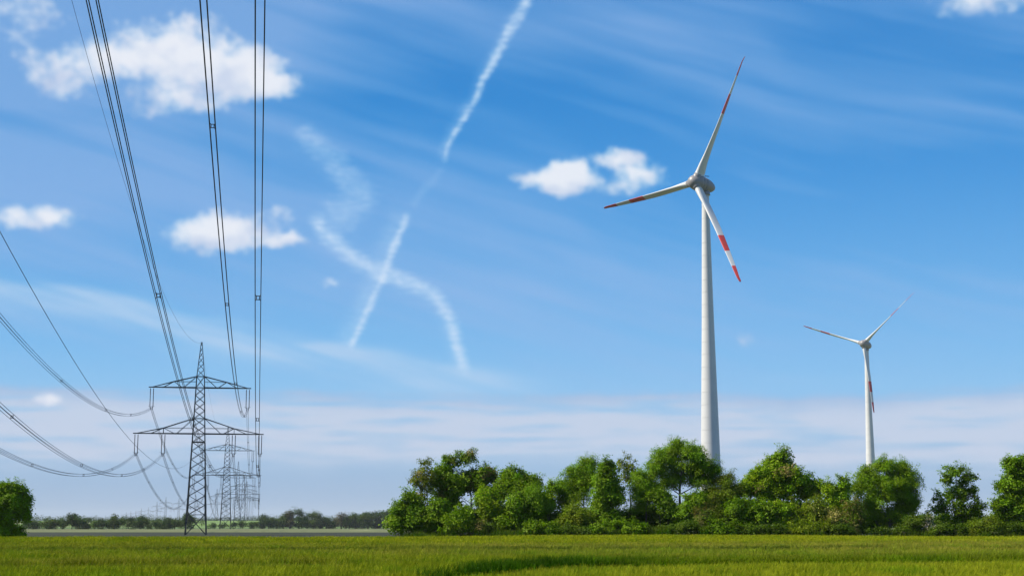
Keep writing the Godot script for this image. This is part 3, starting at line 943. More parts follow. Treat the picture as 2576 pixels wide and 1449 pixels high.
# ------------------------------------------------------------------ the scene
func _ready() -> void:
	var cam := Camera3D.new()
	cam.name = "camera"
	cam.fov = 21.589
	cam.near = 0.1
	cam.far = 40000.0
	cam.position = Vector3(0, EYE, 0)
	cam.rotation_degrees = Vector3(8.906, 0, 0)
	add_child(cam)
	var env := Environment.new()
	env.background_mode = Environment.BG_SKY
	env.sky = make_sky()
	env.background_energy_multiplier = 0.606
	env.tonemap_mode = Environment.TONE_MAPPER_LINEAR
	env.tonemap_exposure = 1.65
	env.sdfgi_enabled = true
	env.ssao_enabled = true
	env.ssil_enabled = true
	env.fog_enabled = true
	env.fog_light_color = Color(0.93, 0.97, 1.0)
	env.fog_density = 0.00005
	var we := WorldEnvironment.new()
	we.name = "world_environment"
	we.environment = env
	add_child(we)
	var sun := DirectionalLight3D.new()
	sun.name = "sun"
	sun.light_energy = 1.6
	sun.light_color = Color(1.0, 0.955, 0.88)
	sun.light_angular_distance = 0.55
	sun.shadow_enabled = true
	add_child(sun)
	var saz := deg_to_rad(-94.0)
	var sel := deg_to_rad(45.0)
	sun.look_at_from_position(Vector3.ZERO, -Vector3(sin(saz) * cos(sel), sin(sel), -cos(saz) * cos(sel)), Vector3.UP)

	unit_box = BoxMesh.new()
	unit_box.size = Vector3.ONE
	steel = paint(Color(0.022, 0.028, 0.025), 0.6, 0.1)
	wire_metal = paint(Color(0.012, 0.013, 0.016), 0.6, 0.0)
	glaze = paint(Color(0.035, 0.022, 0.028), 0.35)
	bark = paint(Color(0.085, 0.072, 0.055), 0.95)
	leaf_mat = coloured(0.55, 0.25)
	leaf_mat.backlight_enabled = true
	leaf_mat.backlight = Color(0.80, 0.88, 0.15)
	leaf_mat.cull_mode = BaseMaterial3D.CULL_DISABLED
	make_string_shapes()
	make_spacer_shape()

	# the land
	make_ground()
	sheet("barley_field_soil", -75.0, 75.0, 8.0, 110.0, 40, 60, 0.02, Color(0.035, 0.050, 0.010), 0.3)
	sheet("dark_field", -420.0, 160.0, 122.0, 534.0, 60, 60, 0.03, Color(0.024, 0.028, 0.014), 0.25)
	sheet("pale_field", -620.0, 420.0, 534.0, 1010.0, 60, 60, 0.04, Color(0.105, 0.120, 0.050), 0.25)
	sheet("green_field", -640.0, 40.0, 1010.0, 1290.0, 40, 24, 0.05, Color(0.045, 0.085, 0.025), 0.2)
	sheet("sunny_field", -700.0, 300.0, 1290.0, 2070.0, 50, 50, 0.06, Color(0.125, 0.205, 0.040), 0.15)
	make_hill(-2100.0, -650.0, 6600.0, 27.0, 40)
	make_hill(-300.0, 3200.0, 4300.0, 19.0, 400)

	# trees and bushes of the row along the field edge
	plant("maple_shrub", "broad dark green maple bush ending the tree row beside the far fields", "bush", "maple", Vector3(-7.61, 0.00, -112.00), [[-0.67, 1.81, 0.69, 0.84], [-0.30, 2.70, 0.76, 0.69], [0.16, 1.66, 0.76, 0.76], [0.68, 2.25, 0.69, 0.84], [0.14, 3.45, 0.46, 0.46]], {}, "trees and shrubs in the row along the field edge")
	plant("ash_tree", "thin half bare ash with grey twigs rising above the end of the tree row", "tree", "twiggy", Vector3(-6.49, 0.00, -115.00), [[-0.27, 5.42, 0.74, 0.86], [0.13, 4.42, 0.55, 0.94], [-0.65, 4.72, 0.39, 0.55], [-0.64, 3.49, 0.86, 0.63]], {"bare": 0.75, "brown": 0.2, "thin": 0.7}, "trees and shrubs in the row along the field edge")
	plant("maple_tree", "tall maple with see-through twiggy top and dark lower crown", "tree", "maple", Vector3(-3.28, 0.00, -116.00), [[-0.26, 6.46, 0.75, 0.59], [-1.43, 6.31, 0.55, 0.51], [-2.13, 5.14, 0.75, 0.79], [-1.19, 4.44, 1.03, 0.87], [0.06, 4.83, 0.87, 0.79], [1.24, 5.14, 0.79, 0.79], [-1.65, 3.43, 1.18, 0.71], [1.00, 4.13, 0.71, 0.47]], {"bare_top": 2, "brown": 0.10}, "trees and shrubs in the row along the field edge")
	plant("maple_shrub", "mid green maple bush in front of the half bare ash", "bush", "maple", Vector3(-5.57, 0.00, -112.00), [[-0.22, 1.66, 0.91, 0.84], [0.22, 2.55, 0.76, 0.76]], {}, "trees and shrubs in the row along the field edge")
	plant("maple_shrub", "bright green maple bush below the tall twiggy-topped maple", "bush", "maple_light", Vector3(-3.88, 0.00, -111.00), [[-0.22, 1.51, 0.91, 0.68], [0.22, 2.10, 0.68, 0.60]], {}, "trees and shrubs in the row along the field edge")
	plant("bramble", "low dark bramble thicket under the gap beside the tall twiggy-topped maple", "bush", "bramble", Vector3(-2.15, 0.00, -110.40), [[-0.44, 1.36, 0.98, 0.45], [0.44, 1.29, 0.83, 0.38]], {"brown": 0.15}, "trees and shrubs in the row along the field edge")
	plant("maple_tree", "round-headed maple with trunk showing, second tall crown from the open end of the row", "tree", "maple", Vector3(-0.01, 0.00, -115.00), [[-0.08, 5.11, 0.94, 0.63], [1.09, 4.80, 0.94, 0.66], [-0.39, 4.26, 0.86, 0.70], [0.62, 4.11, 1.02, 0.63], [1.71, 4.57, 0.55, 0.47], [-1.01, 3.65, 0.47, 0.47]], {}, "trees and shrubs in the row along the field edge")
	plant("maple_sapling", "young maple squeezed between the twiggy-topped maple and the round-headed maple", "tree", "maple_light", Vector3(-1.75, 0.00, -113.00), [[-0.15, 3.39, 0.69, 0.85], [0.15, 2.56, 0.77, 0.69]], {}, "trees and shrubs in the row along the field edge")
	plant("maple_shrub", "leafy maple bush at the foot of the round-headed maple", "bush", "maple", Vector3(0.26, 0.00, -112.00), [[0.19, 3.00, 0.76, 0.91], [-0.19, 1.88, 0.91, 0.84]], {}, "trees and shrubs in the row along the field edge")
	plant("ash_sapling", "upright young ash beside the round-headed maple, filling its lower side", "tree", "ash", Vector3(1.76, 0.00, -112.50), [[-0.02, 3.60, 0.61, 0.84], [0.05, 2.55, 0.69, 0.92], [-0.03, 1.51, 0.84, 0.61]], {}, "trees and shrubs in the row along the field edge")
	plant("thin_sapling", "thin sapling with gaps in its crown in the dip of the row outline", "tree", "maple_light", Vector3(2.78, 0.00, -114.00), [[-0.10, 3.48, 0.62, 0.62], [0.21, 4.24, 0.39, 0.39], [-0.11, 2.57, 0.54, 0.70]], {"thin": 0.6}, "trees and shrubs in the row along the field edge")
	plant("ash_tree", "tall pale green ash with forked trunk next to the dark ivy-clad tree", "tree", "ash", Vector3(5.56, 0.00, -115.00), [[0.19, 6.03, 0.74, 0.59], [-0.51, 5.26, 1.02, 0.78], [-1.37, 4.57, 0.86, 0.78], [-0.84, 3.73, 1.17, 0.86], [0.26, 4.72, 0.70, 0.86], [-1.77, 3.49, 0.63, 0.70]], {}, "trees and shrubs in the row along the field edge")
	plant("elder_shrub", "yellow-green shrub low in front of the tall pale ash", "bush", "yellow", Vector3(4.17, 0.00, -111.50), [[-0.12, 1.95, 0.83, 0.68], [0.63, 2.25, 0.91, 0.83], [-0.50, 1.44, 0.68, 0.45]], {}, "trees and shrubs in the row along the field edge")
	plant("ivy_tree", "dark columnar tree leafy down to the ground between two ashes", "tree", "maple", Vector3(7.03, 0.00, -113.00), [[0.06, 5.65, 0.54, 0.58], [-0.02, 4.82, 0.85, 0.69], [0.20, 3.84, 0.92, 0.85], [-0.27, 2.86, 0.85, 0.85], [0.03, 1.81, 1.00, 0.92]], {}, "trees and shrubs in the row along the field edge")
	plant("thin_ash", "spindly ash with bare reddish branches behind the dark columnar tree", "tree", "twiggy", Vector3(8.88, 0.00, -116.00), [[-0.18, 5.92, 0.71, 0.67], [0.12, 4.98, 0.55, 0.71]], {"bare": 0.75, "thin": 0.6}, "trees and shrubs in the row along the field edge")
	plant("ash_tree", "light green ash leaning against the tallest tree, on its windward side", "tree", "ash", Vector3(10.03, 0.00, -114.00), [[-0.04, 4.76, 1.03, 0.87], [-0.30, 3.51, 0.87, 0.95], [0.58, 3.98, 0.87, 0.72]], {}, "trees and shrubs in the row along the field edge")
	plant("ash_tree", "tallest tree of the row, broad round crown before the big wind turbine", "tree", "ash", Vector3(12.62, 0.00, -115.00), [[0.13, 7.17, 1.20, 0.76], [-0.92, 6.53, 1.12, 0.76], [1.16, 6.77, 0.96, 0.76], [-1.49, 5.74, 0.96, 0.80], [0.50, 5.66, 1.52, 0.88], [2.17, 5.74, 1.12, 0.72], [1.76, 4.79, 1.20, 0.72], [-0.47, 4.79, 1.04, 0.64]], {"trunk": 1.5}, "trees and shrubs in the row along the field edge")
	plant("small_tree", "small tree with a visible crooked trunk under the tallest tree", "tree", "maple", Vector3(10.96, 0.00, -113.00), [[-0.06, 3.34, 0.95, 0.71], [0.71, 2.88, 0.71, 0.63]], {"thin": 0.7}, "trees and shrubs in the row along the field edge")
	plant("maple_shrub", "green maple bush below the foot of the big turbine tower", "bush", "maple", Vector3(13.03, 0.00, -112.00), [[0.32, 2.87, 0.86, 0.86], [-0.32, 2.10, 0.78, 0.55]], {}, "trees and shrubs in the row along the field edge")
	plant("olive_tree", "olive brown tree standing just beside the big turbine tower", "tree", "olive", Vector3(16.08, 0.00, -114.00), [[-0.02, 4.76, 0.72, 0.64], [0.43, 3.82, 0.87, 0.87], [-0.44, 3.75, 0.72, 0.79], [-0.14, 2.89, 0.87, 0.72]], {}, "trees and shrubs in the row along the field edge")
	plant("withered_shrub", "withered brown bush below the big turbine tower", "bush", "brown", Vector3(13.85, 0.00, -110.60), [[0.00, 2.02, 0.62, 0.62]], {"thin": 0.7}, "trees and shrubs in the row along the field edge")
	plant("bramble", "low dark bramble bank running under the tallest tree", "bush", "bramble", Vector3(11.75, 0.00, -110.20), [[-0.25, 1.34, 1.00, 0.38], [0.89, 1.34, 1.00, 0.38], [1.80, 1.27, 0.61, 0.31], [-2.45, 1.34, 0.85, 0.38]], {}, "trees and shrubs in the row along the field edge")
	plant("maple_tree", "pyramid shaped maple with one shoot at its tip", "tree", "maple_light", Vector3(20.27, 0.00, -115.00), [[0.29, 6.77, 0.48, 0.44], [-0.05, 5.98, 1.12, 0.72], [-1.03, 5.19, 1.20, 0.72], [0.48, 4.95, 1.36, 0.88], [1.58, 4.47, 1.12, 0.80], [-2.17, 4.32, 0.96, 0.88], [2.20, 4.00, 0.88, 0.80], [-0.50, 4.00, 1.60, 0.88]], {"bare_top": 1, "brown": 0.08}, "trees and shrubs in the row along the field edge")
	plant("maple_shrub", "maple bush before the pyramid shaped maple, toward the big turbine", "bush", "maple", Vector3(17.40, 0.00, -112.00), [[-0.74, 2.48, 1.02, 0.86], [0.73, 2.33, 1.02, 0.86], [0.01, 1.57, 1.09, 0.55]], {}, "trees and shrubs in the row along the field edge")
	plant("maple_shrub", "maple bush before the pyramid shaped maple, toward the small turbine", "bush", "maple_light", Vector3(19.95, 0.00, -111.50), [[-0.38, 2.25, 1.09, 0.78], [0.38, 1.65, 1.17, 0.54]], {}, "trees and shrubs in the row along the field edge")
	plant("elder_shrub", "elder bush with yellowish flower heads beside the pyramid shaped maple", "bush", "yellow", Vector3(21.73, 0.00, -111.50), [[0.40, 2.86, 0.86, 0.62], [-0.15, 2.25, 0.70, 0.54], [0.61, 2.10, 0.78, 0.70], [-0.86, 1.72, 0.54, 0.39]], {"pale": 0.1}, "trees and shrubs in the row along the field edge")
	plant("maple_sapling", "slender sapling with two pointed shoots beside the round ash of the small turbine", "tree", "maple_light", Vector3(24.28, 0.00, -113.00), [[0.24, 4.66, 0.35, 0.39], [0.14, 4.04, 0.75, 0.47], [-0.11, 3.34, 0.87, 0.63], [-0.79, 4.12, 0.32, 0.63], [-0.38, 2.49, 0.71, 0.71]], {"thin": 0.75}, "trees and shrubs in the row along the field edge")
	plant("withered_shrub", "brown leaved bush at the foot of the slender two-shoot sapling", "bush", "brown", Vector3(24.69, 0.00, -111.00), [[0.17, 2.48, 0.70, 0.77], [-0.17, 1.72, 1.01, 0.54]], {}, "trees and shrubs in the row along the field edge")
	plant("pale_shrub", "small shrub covered in pale yellow leaves below the slender two-shoot sapling", "bush", "pale", Vector3(23.49, 0.00, -110.80), [[0.00, 1.95, 0.39, 0.54]], {"thin": 0.8}, "trees and shrubs in the row along the field edge")
	plant("ash_tree", "dense round ash on a short dark trunk in front of the small wind turbine", "tree", "ash", Vector3(28.20, 0.00, -114.00), [[-0.32, 5.88, 1.04, 0.59], [0.92, 5.66, 0.89, 0.59], [-1.45, 5.08, 0.96, 0.74], [0.00, 4.72, 1.48, 0.89], [1.48, 4.94, 0.74, 0.89], [-1.93, 3.99, 0.81, 0.81], [1.14, 3.70, 1.11, 0.81], [-0.78, 3.41, 1.26, 0.81], [1.86, 3.41, 0.52, 0.52], [-1.40, 2.39, 0.89, 0.67], [0.35, 2.39, 1.04, 0.67], [1.39, 2.83, 0.67, 0.52]], {"trunk": 1.3}, "trees and shrubs in the row along the field edge")
	plant("hawthorn", "hawthorn bush with white blossom between the round ash and the layered tree", "bush", "bramble", Vector3(29.92, 0.00, -111.00), [[-0.71, 1.81, 0.72, 0.50], [0.30, 2.09, 0.43, 0.36], [0.41, 1.39, 0.79, 0.43]], {"blossom": 0.2}, "trees and shrubs in the row along the field edge")
	plant("layered_tree", "open tree with leaves in flat layers and sky between, standing apart", "tree", "maple", Vector3(33.32, 0.00, -114.00), [[-0.09, 5.48, 0.81, 0.33], [-0.78, 4.94, 0.44, 0.30], [0.84, 4.94, 0.74, 0.33], [0.00, 4.28, 1.11, 0.33], [1.17, 4.06, 0.44, 0.30], [-0.83, 3.70, 0.74, 0.37], [0.48, 3.55, 1.11, 0.37], [-0.28, 2.97, 1.26, 0.41], [-1.32, 2.61, 0.74, 0.41], [1.10, 2.68, 0.81, 0.44], [-0.46, 2.18, 1.04, 0.44], [1.53, 2.39, 0.59, 0.44]], {"thin": 0.42}, "trees and shrubs in the row along the field edge")
	plant("lime_tree", "big leafy tree cut by the frame edge at the far end of the row", "tree", "maple", Vector3(38.14, 0.00, -113.00), [[-0.50, 6.21, 0.59, 0.40], [-1.02, 5.92, 0.51, 0.37], [-0.33, 5.27, 0.88, 0.66], [-0.95, 4.47, 0.88, 0.59], [-1.54, 4.26, 0.51, 0.37], [-0.25, 3.97, 0.95, 0.73], [-1.52, 3.32, 0.88, 0.44], [-1.97, 2.96, 0.66, 0.40], [-0.75, 2.74, 1.17, 0.66], [0.63, 5.41, 1.03, 1.03], [0.68, 3.61, 1.10, 1.10]], {}, "trees and shrubs in the row along the field edge")
	plant("bramble", "low bush under the round ash beside its trunk", "bush", "bramble", Vector3(25.72, 0.00, -110.20), [[0.71, 1.11, 1.07, 0.32], [-0.71, 1.11, 0.86, 0.32]], {}, "trees and shrubs in the row along the field edge")
	plant("bramble", "low bush under the layered tree", "bush", "bramble", Vector3(31.62, 0.00, -110.20), [[-0.60, 1.25, 1.00, 0.39], [0.60, 1.21, 0.64, 0.36]], {}, "trees and shrubs in the row along the field edge")
	plant("bramble", "low rounded bush in the gap after the layered tree", "bush", "olive", Vector3(34.27, 0.00, -110.40), [[-0.43, 1.32, 0.65, 0.43], [0.43, 1.53, 0.79, 0.54]], {}, "trees and shrubs in the row along the field edge")
	plant("bramble", "dark bush at the foot of the big tree at the frame edge", "bush", "bramble", Vector3(36.54, 0.00, -110.30), [[-0.46, 1.46, 0.86, 0.57], [0.46, 1.39, 0.79, 0.57]], {}, "trees and shrubs in the row along the field edge")
	plant("bramble", "low thicket between the trunk of the round ash and the white hawthorn", "bush", "bramble", Vector3(28.19, 0.00, -110.20), [[0.00, 1.11, 0.79, 0.29]], {}, "trees and shrubs in the row along the field edge")
	plant("maple_tree", "lone leafy tree by itself at the edge of the barley, beyond the power line", "tree", "maple", Vector3(-39.72, -0.06, -120.00), [[-0.34, 4.21, 0.78, 0.62], [0.69, 4.27, 0.65, 0.49], [0.09, 3.31, 1.24, 0.72], [1.19, 3.37, 0.59, 0.59], [0.33, 2.42, 1.11, 0.65], [1.43, 2.42, 0.39, 0.39], [-0.01, 1.65, 0.98, 0.52], [0.40, 1.14, 0.72, 0.26], [-1.25, 2.99, 0.98, 1.31], [0.9, 1.0, 0.6, 0.35], [0.2, 0.7, 0.9, 0.4]], {}, "")
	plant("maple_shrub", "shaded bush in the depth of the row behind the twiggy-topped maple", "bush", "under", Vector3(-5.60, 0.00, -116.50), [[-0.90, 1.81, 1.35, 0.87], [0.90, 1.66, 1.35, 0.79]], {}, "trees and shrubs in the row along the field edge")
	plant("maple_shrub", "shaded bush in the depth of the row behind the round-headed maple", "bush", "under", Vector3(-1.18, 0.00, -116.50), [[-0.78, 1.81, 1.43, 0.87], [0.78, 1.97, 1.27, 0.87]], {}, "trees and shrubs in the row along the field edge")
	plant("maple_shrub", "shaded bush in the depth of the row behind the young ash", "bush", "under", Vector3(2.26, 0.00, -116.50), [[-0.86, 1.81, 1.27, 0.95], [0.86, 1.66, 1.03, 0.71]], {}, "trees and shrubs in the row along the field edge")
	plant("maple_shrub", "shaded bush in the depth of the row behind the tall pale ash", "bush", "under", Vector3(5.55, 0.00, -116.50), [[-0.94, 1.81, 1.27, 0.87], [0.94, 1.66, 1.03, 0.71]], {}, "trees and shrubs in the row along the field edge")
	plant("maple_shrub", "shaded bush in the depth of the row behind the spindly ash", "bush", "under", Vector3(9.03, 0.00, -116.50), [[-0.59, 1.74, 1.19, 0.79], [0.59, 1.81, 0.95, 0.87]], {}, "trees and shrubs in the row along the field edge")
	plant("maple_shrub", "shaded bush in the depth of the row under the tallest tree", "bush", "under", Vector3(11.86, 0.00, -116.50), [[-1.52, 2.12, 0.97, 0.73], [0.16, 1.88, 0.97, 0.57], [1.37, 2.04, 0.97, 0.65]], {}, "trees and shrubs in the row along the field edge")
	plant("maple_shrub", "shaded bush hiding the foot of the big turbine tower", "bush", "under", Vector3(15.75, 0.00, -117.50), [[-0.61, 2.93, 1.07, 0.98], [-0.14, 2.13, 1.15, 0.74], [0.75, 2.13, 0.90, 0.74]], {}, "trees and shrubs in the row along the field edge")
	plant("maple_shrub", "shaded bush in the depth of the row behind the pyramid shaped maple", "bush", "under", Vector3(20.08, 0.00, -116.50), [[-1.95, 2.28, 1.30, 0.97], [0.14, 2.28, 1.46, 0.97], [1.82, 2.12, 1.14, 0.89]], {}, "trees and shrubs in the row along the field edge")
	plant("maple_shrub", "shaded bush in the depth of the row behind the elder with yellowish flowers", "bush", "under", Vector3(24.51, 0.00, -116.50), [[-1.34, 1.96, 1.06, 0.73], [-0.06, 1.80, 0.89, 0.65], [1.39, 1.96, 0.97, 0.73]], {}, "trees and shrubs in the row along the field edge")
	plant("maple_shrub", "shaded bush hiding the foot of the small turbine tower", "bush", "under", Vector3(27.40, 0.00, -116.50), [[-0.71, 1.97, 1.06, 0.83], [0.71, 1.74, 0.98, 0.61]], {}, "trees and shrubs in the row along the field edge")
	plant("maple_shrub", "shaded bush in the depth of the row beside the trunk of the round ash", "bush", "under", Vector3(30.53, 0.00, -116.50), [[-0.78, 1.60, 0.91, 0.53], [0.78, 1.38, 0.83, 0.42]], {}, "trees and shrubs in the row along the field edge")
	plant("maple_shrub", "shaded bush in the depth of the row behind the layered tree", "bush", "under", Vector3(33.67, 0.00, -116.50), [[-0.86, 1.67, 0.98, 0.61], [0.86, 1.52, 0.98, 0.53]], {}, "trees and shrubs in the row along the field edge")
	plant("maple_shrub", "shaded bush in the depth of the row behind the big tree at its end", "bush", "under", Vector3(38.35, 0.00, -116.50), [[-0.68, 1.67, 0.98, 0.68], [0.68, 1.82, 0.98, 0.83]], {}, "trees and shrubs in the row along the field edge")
	plant("bramble", "low leafy bank in front of the foot of the big turbine tower", "bush", "maple", Vector3(15.03, 0.00, -109.90), [[-0.45, 1.35, 0.77, 0.34], [0.45, 1.31, 0.84, 0.32]], {}, "trees and shrubs in the row along the field edge")
	plant("bramble", "low bank of dark brambles along the foot of the pyramid shaped maple", "bush", "bramble", Vector3(17.86, 0.00, -109.90), [[-1.24, 1.27, 0.84, 0.29], [0.05, 1.31, 0.92, 0.32], [1.19, 1.27, 0.84, 0.31]], {}, "trees and shrubs in the row along the field edge")
	plant("bramble", "low yellow-green bank below the elder with yellowish flowers", "bush", "yellow", Vector3(21.36, 0.00, -109.90), [[-1.03, 1.27, 0.84, 0.31], [0.03, 1.31, 0.84, 0.34], [1.01, 1.27, 0.77, 0.29]], {}, "trees and shrubs in the row along the field edge")
	plant("bramble", "low bank of brambles below the slender two-shoot sapling", "bush", "bramble", Vector3(23.04, 0.00, -109.90), [[-0.49, 1.11, 0.78, 0.30], [0.49, 1.11, 0.86, 0.32]], {}, "trees and shrubs in the row along the field edge")
	plant("bramble", "low green bushes along the foot of the young ash and the thin sapling", "bush", "maple", Vector3(2.02, 0.00, -109.90), [[-0.55, 1.22, 0.82, 0.30], [0.55, 1.18, 0.90, 0.30]], {}, "trees and shrubs in the row along the field edge")
	plant("bramble", "low dark brambles along the foot of the tall pale ash", "bush", "bramble", Vector3(4.64, 0.00, -109.90), [[-0.59, 1.18, 0.90, 0.28], [0.59, 1.18, 0.90, 0.28]], {}, "trees and shrubs in the row along the field edge")
	plant("bramble", "low green bushes along the foot of the dark columnar tree", "bush", "maple", Vector3(7.67, 0.00, -109.90), [[-1.25, 1.22, 0.82, 0.30], [0.07, 1.26, 0.90, 0.34], [1.18, 1.29, 0.90, 0.36]], {}, "trees and shrubs in the row along the field edge")

	# hedge and trees far behind
	plant("hedge_shrub", "dark green bush in the far hedge behind the power line", "bush", "hedge", Vector3(-232.70, -1.00, -735.00), [[0.00, 2.83, 2.40, 2.60]], {"far": 4.0}, "bushes of the far hedge behind the power line")
	plant("hedge_shrub", "dark green bush in the far hedge behind the power line", "bush", "hedge_dark", Vector3(-228.74, -1.00, -735.00), [[0.00, 2.64, 2.60, 2.40]], {"far": 4.0}, "bushes of the far hedge behind the power line")
	plant("hedge_shrub", "dark green bush in the far hedge behind the power line", "bush", "hedge", Vector3(-224.02, -1.00, -735.00), [[0.00, 3.03, 3.20, 2.80]], {"far": 4.0}, "bushes of the far hedge behind the power line")
	plant("hedge_shrub", "dark green bush in the far hedge behind the power line", "bush", "hedge_olive", Vector3(-220.06, -1.00, -735.00), [[0.00, 2.83, 2.80, 2.60]], {"far": 4.0}, "bushes of the far hedge behind the power line")
	plant("hedge_shrub", "dark green bush in the far hedge behind the power line", "bush", "hedge", Vector3(-216.51, -1.00, -735.00), [[0.00, 2.83, 2.80, 2.60]], {"far": 4.0}, "bushes of the far hedge behind the power line")
	plant("hedge_shrub", "tall pale-topped bush standing above the far dark hedge", "bush", "hedge_dark", Vector3(-211.85, -1.00, -735.00), [[-0.46, 6.15, 2.40, 1.68], [0.46, 3.22, 4.00, 3.00]], {"far": 4.0}, "bushes of the far hedge behind the power line")
	plant("hedge_shrub", "dark green bush in the far hedge behind the power line", "bush", "hedge", Vector3(-208.23, -1.00, -735.00), [[0.00, 3.22, 2.80, 3.00]], {"far": 4.0}, "bushes of the far hedge behind the power line")
	plant("hedge_shrub", "dark green bush in the far hedge behind the power line", "bush", "hedge_olive", Vector3(-205.02, -1.00, -735.00), [[0.00, 2.05, 1.80, 2.00]], {"far": 4.0}, "bushes of the far hedge behind the power line")
	plant("hedge_shrub", "dark green bush in the far hedge behind the power line", "bush", "hedge", Vector3(-200.69, -1.00, -735.00), [[0.00, 2.44, 2.40, 2.20]], {"far": 4.0}, "bushes of the far hedge behind the power line")
	plant("hedge_shrub", "dark green bush in the far hedge behind the power line", "bush", "hedge_dark", Vector3(-197.16, -1.00, -735.00), [[0.00, 2.83, 2.80, 2.60]], {"far": 4.0}, "bushes of the far hedge behind the power line")
	plant("hedge_shrub", "dark green bush in the far hedge behind the power line", "bush", "hedge", Vector3(-193.58, -1.00, -735.00), [[0.00, 2.44, 2.40, 2.20]], {"far": 4.0}, "bushes of the far hedge behind the power line")
	plant("hedge_tree", "light green tree rising from the middle of the far dark hedge", "tree", "hedge_olive", Vector3(-191.27, -1.00, -735.00), [[-0.06, 5.18, 2.20, 1.80], [0.06, 2.44, 2.80, 2.20]], {"far": 4.0}, "bushes of the far hedge behind the power line")
	plant("hedge_shrub", "dark green bush in the far hedge behind the power line", "bush", "hedge", Vector3(-187.30, -1.00, -735.00), [[0.00, 3.22, 3.00, 2.80]], {"far": 4.0}, "bushes of the far hedge behind the power line")
	plant("hedge_shrub", "dark green bush in the far hedge behind the power line", "bush", "hedge_dark", Vector3(-183.33, -1.00, -735.00), [[0.00, 2.83, 2.80, 2.40]], {"far": 4.0}, "bushes of the far hedge behind the power line")
	plant("hedge_shrub", "yellowish tree in the far dark hedge near the distant pylons", "bush", "hedge", Vector3(-179.00, -1.00, -735.00), [[-0.04, 4.20, 2.20, 2.20], [0.04, 2.05, 2.80, 2.00]], {"far": 4.0}, "bushes of the far hedge behind the power line")
	plant("hedge_shrub", "dark green bush in the far hedge behind the power line", "bush", "hedge_olive", Vector3(-175.04, -1.00, -735.00), [[0.00, 2.83, 2.60, 2.60]], {"far": 4.0}, "bushes of the far hedge behind the power line")
	plant("hedge_shrub", "dark green bush in the far hedge behind the power line", "bush", "hedge", Vector3(-171.08, -1.00, -735.00), [[0.00, 2.64, 2.80, 2.40]], {"far": 4.0}, "bushes of the far hedge behind the power line")
	plant("hedge_shrub", "pale tree in the far hedge close to the round tree", "bush", "hedge_dark", Vector3(-166.35, -1.00, -735.00), [[-0.03, 4.00, 2.40, 2.40], [0.03, 2.05, 2.80, 2.00]], {"far": 4.0}, "bushes of the far hedge behind the power line")
	plant("hedge_shrub", "dark green bush in the far hedge behind the power line", "bush", "hedge", Vector3(-162.39, -1.00, -735.00), [[0.00, 2.64, 2.40, 2.40]], {"far": 4.0}, "bushes of the far hedge behind the power line")
	plant("hedge_shrub", "dark green bush in the far hedge behind the power line", "bush", "hedge_olive", Vector3(-159.22, -1.00, -735.00), [[0.00, 2.44, 2.00, 2.20]], {"far": 4.0}, "bushes of the far hedge behind the power line")
	plant("hedge_tree", "round dark green tree behind the nearest pylon, ending the far hedge", "tree", "hedge_dark", Vector3(-154.56, -1.00, -735.00), [[0.00, 4.79, 5.00, 4.20]], {"far": 4.0}, "bushes of the far hedge behind the power line")
	plant("hedge_tree", "single hazy round tree showing through the gap in the far hedge", "tree", "hedge", Vector3(-360.72, -0.80, -1300.00), [[0.00, 5.90, 2.69, 2.47]], {"far": 5.0}, "")
	plant("slope_shrub", "hazy bush low along the far green slope", "bush", "hedge", Vector3(-206.02, -1.20, -1050.00), [[0.00, 1.99, 3.08, 1.37]], {"far": 5.0}, "bushes along the far green slope")
	plant("slope_shrub", "hazy bush low along the far green slope", "bush", "hedge_olive", Vector3(-199.25, -1.20, -1050.00), [[0.00, 1.99, 4.11, 1.37]], {"far": 5.0}, "bushes along the far green slope")
	plant("slope_shrub", "hazy bush low along the far green slope", "bush", "hedge_dark", Vector3(-191.14, -1.20, -1050.00), [[0.00, 2.32, 4.11, 1.37]], {"far": 5.0}, "bushes along the far green slope")
	plant("slope_shrub", "hazy bush low along the far green slope", "bush", "hedge", Vector3(-185.06, -1.20, -1050.00), [[0.00, 2.99, 2.74, 2.40]], {"far": 5.0}, "bushes along the far green slope")
	plant("slope_shrub", "hazy bush low along the far green slope", "bush", "hedge", Vector3(-178.96, -1.20, -1050.00), [[0.00, 2.66, 2.06, 2.06]], {"far": 5.0}, "bushes along the far green slope")
	plant("slope_shrub", "hazy bush low along the far green slope", "bush", "hedge_olive", Vector3(-175.58, -1.20, -1050.00), [[0.00, 2.66, 2.06, 1.71]], {"far": 5.0}, "bushes along the far green slope")
	plant("belt_tree", "narrow upright tree on the edge of the far tree belt", "tree", "hedge_dark", Vector3(-171.88, -1.20, -1050.00), [[-0.03, 5.00, 1.51, 4.11], [0.03, 2.32, 1.73, 2.06]], {"far": 5.0}, "trees of the far tree belt")
	plant("belt_tree", "hazy tree of the far tree belt in mid distance", "tree", "hedge", Vector3(-167.47, -1.20, -1050.00), [[-0.03, 4.33, 3.77, 3.77], [0.03, 2.32, 4.33, 2.06]], {"far": 5.0}, "trees of the far tree belt")
	plant("belt_tree", "hazy tree of the far tree belt in mid distance", "tree", "hedge", Vector3(-162.05, -1.20, -1050.00), [[-0.02, 4.33, 4.11, 4.11], [0.02, 2.32, 4.73, 2.06]], {"far": 5.0}, "trees of the far tree belt")
	plant("belt_tree", "hazy tree of the far tree belt in mid distance", "tree", "hedge_olive", Vector3(-157.32, -1.20, -1050.00), [[-0.03, 5.00, 3.43, 4.45], [0.03, 2.32, 3.94, 2.06]], {"far": 5.0}, "trees of the far tree belt")
	plant("belt_tree", "bare brownish tree in the far tree belt, the one beside its tallest tree", "tree", "hedge_brown", Vector3(-152.59, -1.20, -1050.00), [[-0.05, 6.34, 3.43, 5.48], [0.05, 2.32, 3.94, 2.06]], {"far": 5.0}, "trees of the far tree belt")
